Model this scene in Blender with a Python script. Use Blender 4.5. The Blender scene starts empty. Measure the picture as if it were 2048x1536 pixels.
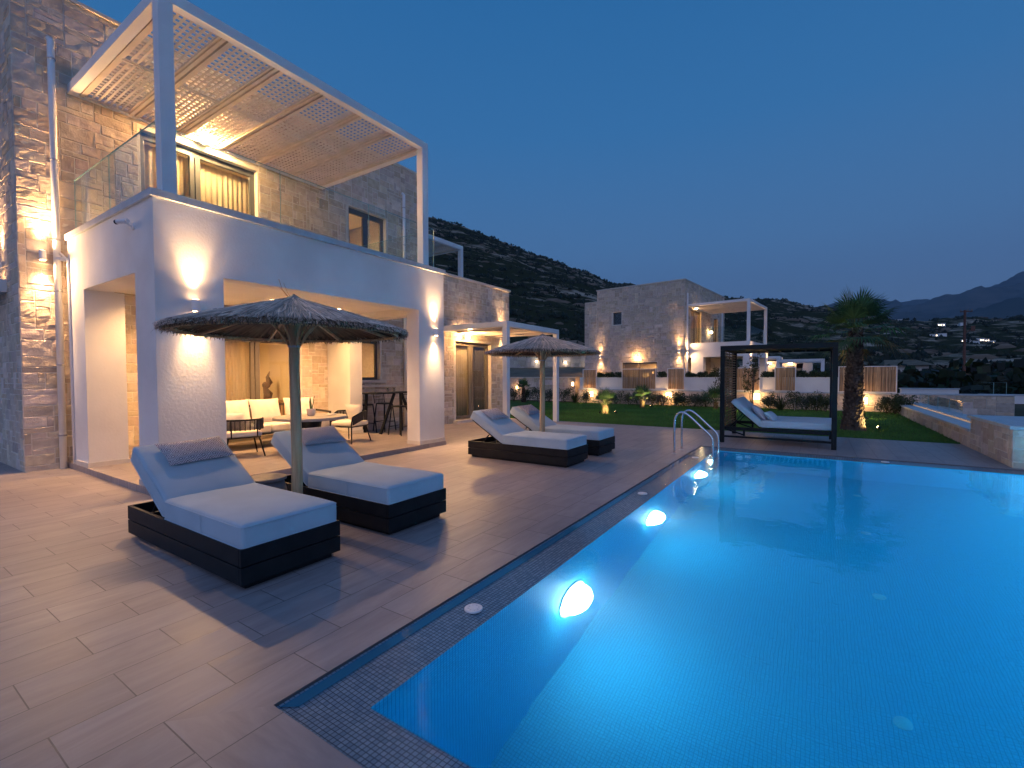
import bpy, bmesh, math, random
from mathutils import Vector, Matrix, noise
random.seed(7)
PI = math.pi
sc = bpy.context.scene
COL = sc.collection
V = Vector

# ------------------------------------------------------------------ materials
def nt(name):
    m = bpy.data.materials.new(name); m.use_nodes = True
    t = m.node_tree; t.nodes.clear()
    o = t.nodes.new('ShaderNodeOutputMaterial')
    return m, t, o
def N(t, kind, **kw):
    n = t.nodes.new('ShaderNode' + kind)
    for k, v in kw.items():
        if k in n.inputs: n.inputs[k].default_value = v
        else: setattr(n, k, v)
    return n
def L(t, a, b): t.links.new(a, b)
def rgb(c): return (c[0], c[1], c[2], 1.0)

def mat(name, c1, rough=.6, c2=None, nscale=4, bump=0, bscale=30, metal=0, spec=.5, stretch=None, attr=False,
        detail=6, lo=.35, hi=.65, sheen=0, bdist=.01, trans=0, coat=0):
    m, t, o = nt(name)
    p = N(t, 'BsdfPrincipled'); L(t, p.outputs[0], o.inputs[0])
    p.inputs['Roughness'].default_value = rough; p.inputs['Metallic'].default_value = metal
    p.inputs['Specular IOR Level'].default_value = spec
    if sheen: p.inputs['Sheen Weight'].default_value = sheen
    if coat: p.inputs['Coat Weight'].default_value = coat
    tc = N(t, 'TexCoord'); mp = N(t, 'Mapping'); L(t, tc.outputs['Object'], mp.inputs[0])
    if stretch: mp.inputs['Scale'].default_value = stretch
    src = None
    if c2 is not None:
        nz = N(t, 'TexNoise', Scale=nscale, Detail=detail); L(t, mp.outputs[0], nz.inputs['Vector'])
        r = N(t, 'ValToRGB'); r.color_ramp.elements[0].position = lo; r.color_ramp.elements[1].position = hi
        r.color_ramp.elements[0].color = rgb(c1); r.color_ramp.elements[1].color = rgb(c2)
        L(t, nz.outputs[0], r.inputs[0]); src = r.outputs[0]
    if attr:
        a = N(t, 'Attribute'); a.attribute_name = 'Col'
        if src is None: src = a.outputs['Color']
        else:
            mx = N(t, 'Mix'); mx.data_type = 'RGBA'; mx.blend_type = 'MULTIPLY'; mx.inputs[0].default_value = 1
            L(t, src, mx.inputs[6]); L(t, a.outputs['Color'], mx.inputs[7]); src = mx.outputs[2]
    if src is not None: L(t, src, p.inputs['Base Color'])
    else: p.inputs['Base Color'].default_value = rgb(c1)
    if bump:
        nb = N(t, 'TexNoise', Scale=bscale, Detail=5); L(t, mp.outputs[0], nb.inputs['Vector'])
        b = N(t, 'Bump', Strength=bump, Distance=bdist); L(t, nb.outputs[0], b.inputs['Height']); L(t, b.outputs[0], p.inputs['Normal'])
    if trans:
        tr = N(t, 'BsdfTranslucent')
        if src is not None: L(t, src, tr.inputs[0])
        else: tr.inputs[0].default_value = rgb(c1)
        ms = N(t, 'MixShader'); ms.inputs[0].default_value = trans
        L(t, p.outputs[0], ms.inputs[1]); L(t, tr.outputs[0], ms.inputs[2]); L(t, ms.outputs[0], o.inputs[0])
    return m
def emis(name, c, s):
    m, t, o = nt(name)
    e = N(t, 'Emission'); e.inputs[0].default_value = rgb(c); e.inputs[1].default_value = s
    L(t, e.outputs[0], o.inputs[0]); return m
def glassm(name, tint=(1, 1, 1), ior=1.45, refl=1.0):
    m, t, o = nt(name)
    fr = N(t, 'Fresnel'); ge_ = N(t, 'NewGeometry'); mr_ = N(t, 'MapRange'); mr_.inputs['To Min'].default_value = ior; mr_.inputs['To Max'].default_value = 1/ior; L(t, ge_.outputs['Backfacing'], mr_.inputs['Value']); L(t, mr_.outputs[0], fr.inputs['IOR']); tr = N(t, 'BsdfTransparent'); tr.inputs[0].default_value = rgb(tint)
    gl = N(t, 'BsdfGlossy'); gl.inputs['Roughness'].default_value = 0.0; gl.inputs[0].default_value = rgb((refl,)*3)
    ms = N(t, 'MixShader'); L(t, fr.outputs[0], ms.inputs[0]); L(t, tr.outputs[0], ms.inputs[1]); L(t, gl.outputs[0], ms.inputs[2])
    L(t, ms.outputs[0], o.inputs[0]); return m

WARM = (1.0, .54, .20); WARM2 = (1.0, .58, .27)
M = {}
M['stone'] = mat('stone', (.82, .80, .78), .9, (1, 1, 1), 9, .5, 38, attr=True, spec=.04, bdist=.010)
M['mortar'] = mat('mortar', (.64, .58, .50), .95, (.74, .68, .60), 14, .4, 60, spec=.1)
M['stucco'] = mat('stucco', (.76, .74, .72), .9, (.82, .80, .78), 1.3, .35, 55, spec=.2, bdist=.006)
M['render'] = mat('rough_render', (.68, .665, .65), .95, (.82, .81, .79), .9, .35, 30, spec=.15, bdist=.007)
M['white'] = mat('white_paint', (.80, .80, .80), .45, (.74, .74, .75), 2, .05, 40)
M['coping'] = mat('coping_stone', (.40, .46, .50), .38, (.50, .55, .58), 6, .05, 60)
M['sill'] = mat('sill_stone', (.56, .52, .47), .7, (.64, .6, .55), 5, .15, 50)
M['frame'] = mat('window_frame', (.085, .088, .095), .4, spec=.5)
M['frame_tan'] = mat('taupe_frame', (.17, .145, .12), .45)
M['black'] = mat('black_aluminium', (.009, .010, .012), .5, (.014, .015, .017), 8, .08, 200, spec=.25)
M['teal'] = mat('dark_cabana_metal', (.006, .011, .014), .5, spec=.25)
M['cushion'] = mat('cushion_fabric', (.40, .50, .57), .9, (.46, .56, .63), 3, .12, 320, sheen=.2, spec=.15, bdist=.003)
M['cream'] = mat('cream_fabric', (.78, .71, .62), .95, (.84, .78, .70), 5, .25, 60, sheen=.2, spec=.1)
M['wood'] = mat('pine_pole', (.48, .30, .15), .7, (.68, .47, .27), 3, .3, 40, stretch=(9, 9, .7))
M['reed'] = mat('thatch_reed', (.75, .75, .75), .85, (1, 1, 1), 5, attr=True, spec=.2)
M['steel'] = mat('stainless', (.72, .73, .74), .16, metal=1)
M['steel_dull'] = mat('brushed_steel', (.5, .5, .52), .35, metal=1)
M['white_plastic'] = mat('white_plastic', (.8, .8, .8), .35)
M['stool'] = mat('glazed_clay', (.16, .15, .15), .45, (.24, .22, .21), 7, .15, 20)
M['rope'] = mat('dark_rope', (.035, .03, .028), .8, (.06, .05, .045), 30)
M['tabletop'] = mat('concrete_top', (.30, .27, .25), .5, (.38, .35, .32), 4)
M['interior'] = mat('interior_wall', (.78, .68, .52), .9)
M['intfloor'] = mat('interior_floor', (.42, .33, .24), .5)
M['curtain'] = mat('curtain', (.66, .55, .40), .9, (.75, .64, .48), 3, trans=.45, stretch=(12, 12, .3))
M['greycurtain'] = mat('grey_curtain', (.20, .17, .15), .9, (.27, .235, .20), 4, trans=.15, stretch=(14, 14, .3))
M['glass'] = glassm('window_glass', (.93, .95, .95), 1.55)
M['rail_glass'] = glassm('railing_glass', (.88, .95, .96), 1.34)
M['glass_edge'] = mat('glass_edge', (.25, .45, .45), .15, spec=.8)
M['art'] = mat('bronze', (.08, .05, .04), .35, (.16, .09, .06), 12)
M['terracotta'] = mat('pink_pot', (.55, .48, .47), .6)
M['leafdark'] = mat('shrub_leaf', (1, 1, 1), .6, attr=True, trans=.15, spec=.3)
M['bark'] = mat('palm_bark', (1, 1, 1), .9, (.6, .6, .6), 20, .6, 60, attr=True, spec=.1)
M['grass'] = mat('lawn_soil', (.05, .10, .022), .9, (.08, .16, .035), 2.2, .8, 140, spec=.1, detail=10)
M['blade'] = mat('grass_blade', (1, 1, 1), .6, attr=True, spec=.2)
M['soil'] = mat('dry_soil', (.15, .115, .08), .95, (.22, .17, .12), 1.2, .8, 10, spec=.1)
M['ground'] = mat('valley_ground', (.045, .045, .025), .95, (.10, .085, .06), .08, .3, 1, spec=.05)
M['bamboo'] = mat('bamboo', (1, 1, 1), .7, (.7, .65, .6), 6, attr=True, stretch=(6, 6, .4))
M['rust'] = mat('rusty_pole', (.10, .045, .035), .8, (.16, .08, .06), 9)
M['lamp_on'] = emis('lamp_lens', WARM2, 40)
M['globe_on'] = emis('frosted_bulkhead_glow', (1, .62, .27), 9)
M['pool_glow'] = emis('pool_lamp_glow', (.74, .90, 1.0), 46)
M['farlight'] = emis('village_light', (1, .76, .48), 9)
M['bulb'] = emis('shaded_bulb', (1, .68, .36), 55)
M['strip'] = emis('led_strip', (1, .62, .38), .55)
M['brown'] = mat('brown_door', (.10, .055, .04), .5)
M['pink'] = mat('dusty_rose', (.42, .17, .14), .8)

def m_deck():
    m, t, o = nt('porcelain_deck')
    p = N(t, 'BsdfPrincipled'); L(t, p.outputs[0], o.inputs[0])
    uv = N(t, 'UVMap')
    br = N(t, 'TexBrick', Scale=1.0); br.offset = .5; br.offset_frequency = 2
    for k, v in (('Mortar Size', .0032), ('Mortar Smooth', .3), ('Bias', 0.0), ('Brick Width', .6), ('Row Height', .3)): br.inputs[k].default_value = v
    br.inputs['Color1'].default_value = (.0, .0, .0, 1); br.inputs['Color2'].default_value = (1, 1, 1, 1); br.inputs['Mortar'].default_value = (.5, .5, .5, 1)
    L(t, uv.outputs[0], br.inputs['Vector'])
    mp = N(t, 'Mapping'); mp.inputs['Scale'].default_value = (1.3, 7, 1); L(t, uv.outputs[0], mp.inputs[0])
    off = N(t, 'VectorMath'); off.operation = 'MULTIPLY'; L(t, br.outputs['Color'], off.inputs[0]); off.inputs[1].default_value = (7, 7, 7)
    ad = N(t, 'VectorMath'); ad.operation = 'ADD'; L(t, mp.outputs[0], ad.inputs[0]); L(t, off.outputs[0], ad.inputs[1])
    n1 = N(t, 'TexNoise', Scale=1.6, Detail=9, Roughness=.62, Distortion=.5); L(t, ad.outputs[0], n1.inputs['Vector'])
    r = N(t, 'ValToRGB'); e = r.color_ramp.elements
    e[0].position = .30; e[0].color = (.255, .22, .22, 1); e[1].position = .75; e[1].color = (.395, .34, .33, 1)
    L(t, n1.outputs[0], r.inputs[0])
    hsv = N(t, 'HueSaturation'); L(t, r.outputs[0], hsv.inputs['Color'])
    mr = N(t, 'MapRange'); mr.inputs['To Min'].default_value = .92; mr.inputs['To Max'].default_value = 1.07
    L(t, br.outputs['Color'], mr.inputs['Value'])
    n3 = N(t, 'TexNoise', Scale=.55, Detail=5, Roughness=.6); L(t, uv.outputs[0], n3.inputs['Vector']); m3 = N(t, 'MapRange'); m3.inputs['From Min'].default_value = .3; m3.inputs['From Max'].default_value = .7; m3.inputs['To Min'].default_value = .86; m3.inputs['To Max'].default_value = 1.08; L(t, n3.outputs[0], m3.inputs['Value'])
    mm = N(t, 'Math'); mm.operation = 'MULTIPLY'; L(t, mr.outputs[0], mm.inputs[0]); L(t, m3.outputs[0], mm.inputs[1]); L(t, mm.outputs[0], hsv.inputs['Value'])
    mx = N(t, 'Mix'); mx.data_type = 'RGBA'; mx.inputs[7].default_value = (.11, .095, .095, 1)
    L(t, br.outputs['Fac'], mx.inputs[0]); L(t, hsv.outputs[0], mx.inputs[6]); L(t, mx.outputs[2], p.inputs['Base Color'])
    rr = N(t, 'MapRange'); rr.inputs['To Min'].default_value = .36; rr.inputs['To Max'].default_value = .55; L(t, n1.outputs[0], rr.inputs['Value']); L(t, rr.outputs[0], p.inputs['Roughness'])
    iv = N(t, 'Math'); iv.operation = 'MULTIPLY_ADD'; L(t, br.outputs['Fac'], iv.inputs[0]); iv.inputs[1].default_value = -1.0
    sm = N(t, 'Math'); sm.operation = 'MULTIPLY'; sm.inputs[1].default_value = .25; L(t, n1.outputs[0], sm.inputs[0]); L(t, sm.outputs[0], iv.inputs[2])
    b = N(t, 'Bump', Strength=.5, Distance=.003); L(t, iv.outputs[0], b.inputs['Height']); L(t, b.outputs[0], p.inputs['Normal'])
    return m
def m_mosaic(name, c1, c2, grout, size=.025, rough=.25):
    m, t, o = nt(name)
    p = N(t, 'BsdfPrincipled'); L(t, p.outputs[0], o.inputs[0])
    uv = N(t, 'UVMap')
    br = N(t, 'TexBrick', Scale=1.0); br.offset = 0; br.offset_frequency = 1
    for k, v in (('Mortar Size', size*.075), ('Mortar Smooth', .1), ('Bias', 0.0), ('Brick Width', size), ('Row Height', size)): br.inputs[k].default_value = v
    br.inputs['Color1'].default_value = rgb(c1); br.inputs['Color2'].default_value = rgb(c2); br.inputs['Mortar'].default_value = rgb(grout)
    L(t, uv.outputs[0], br.inputs['Vector']); L(t, br.outputs['Color'], p.inputs['Base Color'])
    p.inputs['Roughness'].default_value = rough
    inv = N(t, 'Math'); inv.operation = 'SUBTRACT'; inv.inputs[0].default_value = 1; L(t, br.outputs['Fac'], inv.inputs[1])
    b = N(t, 'Bump', Strength=.4, Distance=.002); L(t, inv.outputs[0], b.inputs['Height']); L(t, b.outputs[0], p.inputs['Normal'])
    return m
def m_water():
    m, t, o = nt('pool_water')
    g = N(t, 'BsdfGlass', IOR=1.333); g.inputs['Roughness'].default_value = 0.0; g.inputs[0].default_value = (.86, .97, 1, 1)
    tc = N(t, 'TexCoord')
    n1 = N(t, 'TexNoise', Scale=2.6, Detail=3); L(t, tc.outputs['Object'], n1.inputs['Vector'])
    b = N(t, 'Bump', Strength=.14, Distance=.03); L(t, n1.outputs[0], b.inputs['Height']); L(t, b.outputs[0], g.inputs['Normal'])
    L(t, g.outputs[0], o.inputs[0]); return m
def m_hill(name, green, rock, k=1.0, lo=.52, hi=.66):
    m, t, o = nt(name)
    p = N(t, 'BsdfPrincipled'); L(t, p.outputs[0], o.inputs[0]); p.inputs['Roughness'].default_value = 1; p.inputs['Specular IOR Level'].default_value = 0
    tc = N(t, 'TexCoord'); mp = N(t, 'Mapping'); L(t, tc.outputs['Object'], mp.inputs[0]); mp.inputs['Scale'].default_value = (.02*k, .02*k, .16*k)
    n1 = N(t, 'TexNoise', Scale=2.2, Detail=12, Roughness=.72); L(t, mp.outputs[0], n1.inputs['Vector'])
    n2 = N(t, 'TexNoise', Scale=.5, Detail=3); L(t, mp.outputs[0], n2.inputs['Vector'])
    r = N(t, 'ValToRGB'); e = r.color_ramp.elements; e[0].position = lo; e[1].position = hi; e[0].color = rgb(green); e[1].color = rgb(rock)
    ad = N(t, 'Math'); ad.operation = 'MULTIPLY_ADD'; L(t, n2.outputs[0], ad.inputs[0]); ad.inputs[1].default_value = .35; L(t, n1.outputs[0], ad.inputs[2])
    sb = N(t, 'Math'); sb.operation = 'SUBTRACT'; L(t, ad.outputs[0], sb.inputs[0]); sb.inputs[1].default_value = .17
    L(t, sb.outputs[0], r.inputs[0]); L(t, r.outputs[0], p.inputs['Base Color'])
    return m
def m_pattern():
    m, t, o = nt('lattice_print_fabric')
    p = N(t, 'BsdfPrincipled'); L(t, p.outputs[0], o.inputs[0]); p.inputs['Roughness'].default_value = .9
    uv = N(t, 'UVMap'); sx = N(t, 'SeparateXYZ'); L(t, uv.outputs[0], sx.inputs[0])
    def mth(op, a, b=None, v=None):
        n = N(t, 'Math'); n.operation = op; L(t, a, n.inputs[0])
        if b is not None: L(t, b, n.inputs[1])
        if v is not None: n.inputs[1].default_value = v
        return n.outputs[0]
    K = 10.0
    a = mth('MULTIPLY', mth('ADD', sx.outputs[0], sx.outputs[1]), v=K); b = mth('MULTIPLY', mth('SUBTRACT', sx.outputs[0], sx.outputs[1]), v=K)
    fa = mth('ABSOLUTE', mth('SUBTRACT', mth('FRACT', a), v=.5)); fb = mth('ABSOLUTE', mth('SUBTRACT', mth('FRACT', b), v=.5))
    mxv = mth('MAXIMUM', fa, fb)
    r = N(t, 'ValToRGB'); r.color_ramp.interpolation = 'CONSTANT'; e = r.color_ramp.elements
    e[0].position = 0; e[0].color = (.66, .60, .60, 1); e[1].position = .12; e[1].color = (.20, .16, .19, 1)
    for pos, c in ((.24, (.66, .60, .60, 1)), (.34, (.20, .16, .19, 1)), (.43, (.62, .56, .57, 1))):
        q = e.new(pos); q.color = c
    L(t, mxv, r.inputs[0]); L(t, r.outputs[0], p.inputs['Base Color']); return m
M['deck'] = m_deck()
M['mosaic'] = m_mosaic('coping_mosaic', (.17, .235, .29), (.26, .33, .385), (.06, .075, .09), rough=.14)
M['pooltile'] = m_mosaic('pool_mosaic', (.05, .40, .57), (.065, .46, .62), (.012, .19, .31), rough=.6)
M['water'] = m_water()
M['pattern'] = m_pattern()
M['hill'] = m_hill('hillside_scrub_rock', (.036, .040, .022), (.46, .355, .27))
M['farhill'] = m_hill('valley_side', (.020, .028, .022), (.17, .14, .12), .35, .50, .68)
M['mountain'] = m_hill('mountain_slope', (.040, .052, .045), (.12, .115, .10), .08, .45, .75)

# ------------------------------------------------------------------ mesh builder
class MB:
    def __init__(s): s.v = []; s.f = []; s.mi = []; s.c = []; s.uv = []; s.cc = None; s.m = 0
    def face(s, idx, uv=None):
        s.f.append(tuple(idx)); s.mi.append(s.m); s.c.append(s.cc or (1, 1, 1)); s.uv.append(uv); return s
    def poly(s, pts, uv=None):
        b = len(s.v); s.v += [tuple(p) for p in pts]; return s.face(range(b, b+len(pts)), uv)
    def box(s, x0, x1, y0, y1, z0, z1):
        b = len(s.v)
        s.v += [(x, y, z) for z in (z0, z1) for y in (y0, y1) for x in (x0, x1)]
        for q in ((0, 2, 3, 1), (4, 5, 7, 6), (0, 1, 5, 4), (1, 3, 7, 5), (3, 2, 6, 7), (2, 0, 4, 6)): s.face([b+i for i in q])
        return s
    def rbox(s, c, h, r, rot=None, n=6, m=3, crown=0):
        # rounded box with a softly crowned top, as one closed skin
        c = V(c); hx, hy, hz = h
        def ax(q, k): # parameter -1..1 with extra lines at the rounded edges
            return q
        def pt(x, y, z):
            p = V((x*hx, y*hy, z*hz)); i = V((max(-hx+r, min(hx-r, p.x)), max(-hy+r, min(hy-r, p.y)), max(-hz+r, min(hz-r, p.z)))); d = p-i
            if d.length > 1e-9: p = i+d.normalized()*r
            if z > .2: p.z += crown*(1-(p.x/hx)**4)*(1-(p.y/hy)**4)
            p += V((noise.noise(p*4+V((7, 1, 0))), noise.noise(p*4+V((0, 9, 2))), noise.noise(p*5+V((3, 3, 3)))*1.2))*.0045
            return c+(rot @ p if rot else p)
        def line(hh):
            e = [-1+(r/hh)*(1-math.cos(PI/2*k/m))*1.0 for k in range(m+1)]; mid = [-1+r/hh+(2-2*r/hh)*k/n for k in range(1, n)]
            return e+mid+[-x for x in e[::-1]]
        lx, ly, lz = line(hx), line(hy), line(hz)
        for A_, B_, f in ((lx, ly, lambda a, b: (a, b, 1)), (ly, lx, lambda a, b: (b, a, -1)), (ly, lz, lambda a, b: (1, a, b)), (lz, ly, lambda a, b: (-1, b, a)), (lz, lx, lambda a, b: (b, 1, a)), (lx, lz, lambda a, b: (a, -1, b))):
            na, nb = len(A_)-1, len(B_)-1; s.grid(na, nb, lambda u, v: pt(*f(A_[round(u*na)], B_[round(v*nb)])))
        return s
    def bar(s, p0, p1, w, h=None, up=(0, 0, 1)):
        h = h or w; p0 = V(p0); p1 = V(p1); d = (p1-p0).normalized(); u = V(up)
        if abs(d.dot(u)) > .98: u = V((1, 0, 0))
        a = d.cross(u).normalized(); c = a.cross(d); b = len(s.v)
        for p in (p0, p1):
            for i, j in ((-1, -1), (1, -1), (1, 1), (-1, 1)): s.v.append(tuple(p+a*i*w/2+c*j*h/2))
        for q in ((3, 2, 1, 0), (4, 5, 6, 7), (0, 1, 5, 4), (1, 2, 6, 5), (2, 3, 7, 6), (3, 0, 4, 7)): s.face([b+i for i in q])
        return s
    def tube(s, pts, r, n=8, caps=True):
        pts = [V(p) for p in pts]; rs = r if isinstance(r, (list, tuple)) else [r]*len(pts); rings = []; a = None
        for i, p in enumerate(pts):
            d = (pts[min(i+1, len(pts)-1)]-pts[max(i-1, 0)]).normalized()
            if a is None:
                a = d.cross(V((0, 0, 1)) if abs(d.z) < .95 else V((1, 0, 0))).normalized()
            a = (a-d*a.dot(d)).normalized(); c = d.cross(a); b = len(s.v)
            s.v += [tuple(p+(a*math.cos(2*PI*k/n)+c*math.sin(2*PI*k/n))*rs[i]) for k in range(n)]; rings.append(b)
        for i in range(len(rings)-1):
            for k in range(n): s.face((rings[i]+k, rings[i]+(k+1) % n, rings[i+1]+(k+1) % n, rings[i+1]+k))
        if caps: s.face([rings[0]+k for k in range(n)][::-1]); s.face([rings[-1]+k for k in range(n)])
        return s
    def lathe(s, prof, n=24, cx=0, cy=0):
        rings = []
        for r, z in prof:
            rings.append(len(s.v)); s.v += [(cx+r*math.cos(2*PI*k/n), cy+r*math.sin(2*PI*k/n), z) for k in range(n)]
        for i in range(len(rings)-1):
            for k in range(n): s.face((rings[i]+k, rings[i]+(k+1) % n, rings[i+1]+(k+1) % n, rings[i+1]+k))
        s.face([rings[0]+k for k in range(n)][::-1]); s.face([rings[-1]+k for k in range(n)])
        return s
    def grid(s, nu, nv, fn, uvs=None):
        b = len(s.v)
        for j in range(nv+1):
            for i in range(nu+1): s.v.append(tuple(fn(i/nu, j/nv)))
        for j in range(nv):
            for i in range(nu):
                q = (b+j*(nu+1)+i, b+j*(nu+1)+i+1, b+(j+1)*(nu+1)+i+1, b+(j+1)*(nu+1)+i)
                uv = None
                if uvs: uv = [(uvs[0]*a/nu, uvs[1]*c/nv) for a, c in ((i, j), (i+1, j), (i+1, j+1), (i, j+1))]
                s.face(q, uv)
        return s
    def ell(s, c, r, nu=12, nv=8, rot=None, p=1.0):
        c = V(c)
        def f(u, v):
            a = 2*PI*u; b = PI*(v-.5)
            q = [math.cos(a)*math.cos(b), math.sin(a)*math.cos(b), math.sin(b)]
            if p != 1: q = [math.copysign(abs(x)**p, x) for x in q]
            w = V((q[0]*r[0], q[1]*r[1], q[2]*r[2]))
            if rot: w = rot @ w
            return c+w
        return s.grid(nu, nv, f)
    def build(s, name, material, parent=None, smooth=False, bevel=0, seg=2, loc=None, world=False, tf=None, uvp=None):
        me = bpy.data.meshes.new(name)
        off = V((0, 0, 0))
        if world and parent is not None: off = V(wloc(parent))
        vs = s.v
        if tf is not None: vs = [tuple(tf @ V(p)) for p in vs]
        if world: vs = [(p[0]-off.x, p[1]-off.y, p[2]-off.z) for p in vs]
        me.from_pydata(vs, [], s.f)
        for mm in (material if isinstance(material, (list, tuple)) else [material]): me.materials.append(mm)
        me.polygons.foreach_set('material_index', s.mi)
        ca = me.color_attributes.new('Col', 'FLOAT_COLOR', 'CORNER')
        cols = []; uvc = []
        hasuv = any(u is not None for u in s.uv)
        for f, c, u in zip(s.f, s.c, s.uv):
            cols += [c[0], c[1], c[2], 1.0]*len(f)
            if hasuv or uvp:
                if uvp: u = [uvp(s.v[i]) for i in f]
                for k in range(len(f)): uvc += list(u[k]) if u else [0, 0]
        ca.data.foreach_set('color', cols)
        if hasuv or uvp:
            ul = me.uv_layers.new(name='UVMap'); ul.data.foreach_set('uv', uvc)
        if smooth: me.polygons.foreach_set('use_smooth', [True]*len(me.polygons))
        me.update()
        o = bpy.data.objects.new(name, me); COL.objects.link(o)
        if parent is not None: o.parent = parent
        if loc is not None: o.location = loc
        if bevel:
            b = o.modifiers.new('bevel', 'BEVEL'); b.width = bevel; b.segments = seg; b.limit_method = 'ANGLE'; b.angle_limit = .6
            b.harden_normals = False
        return o
def wloc(o):
    p = V((0, 0, 0))
    while o is not None: p += V(o.location); o = o.parent
    return p
def tag(o, label=None, cat=None, group=None, kind=None):
    if label: o['label'] = label
    if cat: o['category'] = cat
    if group: o['group'] = group
    if kind: o['kind'] = kind
    return o
def empty(name, loc, rz=0, label=None, cat=None, group=None):
    o = bpy.data.objects.new(name, None); COL.objects.link(o); o.location = loc; o.rotation_euler = (0, 0, rz); o.empty_display_size = .2
    return tag(o, label, cat, group)
def copytree(o, parent=None):
    c = o.copy(); COL.objects.link(c); c.parent = parent
    for ch in list(o.children): copytree(ch, c)
    return c
def put(o, loc, rz=0, label=None, group=None, scale=None):
    o.location = loc; o.rotation_euler = (0, 0, rz)
    if label: o['label'] = label
    if group: o['group'] = group
    if scale: o.scale = (scale,)*3
    return o
def struct(o): o['kind'] = 'structure'; return o

LK = 1.0
def light(kind, loc, power, color, size=.05, rot=None, spot=None, blend=1.0, aim=None):
    d = bpy.data.lights.new('glow', kind); d.energy = power*LK; d.color = color
    if kind == 'AREA': d.size = size
    else: d.shadow_soft_size = size
    if kind == 'SPOT': d.spot_size = math.radians(spot); d.spot_blend = blend
    o = bpy.data.objects.new('lamp_glow', d); COL.objects.link(o); o.location = loc
    if aim is not None: o.rotation_euler = V(aim).to_track_quat('-Z', 'Y').to_euler()
    return o

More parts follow.
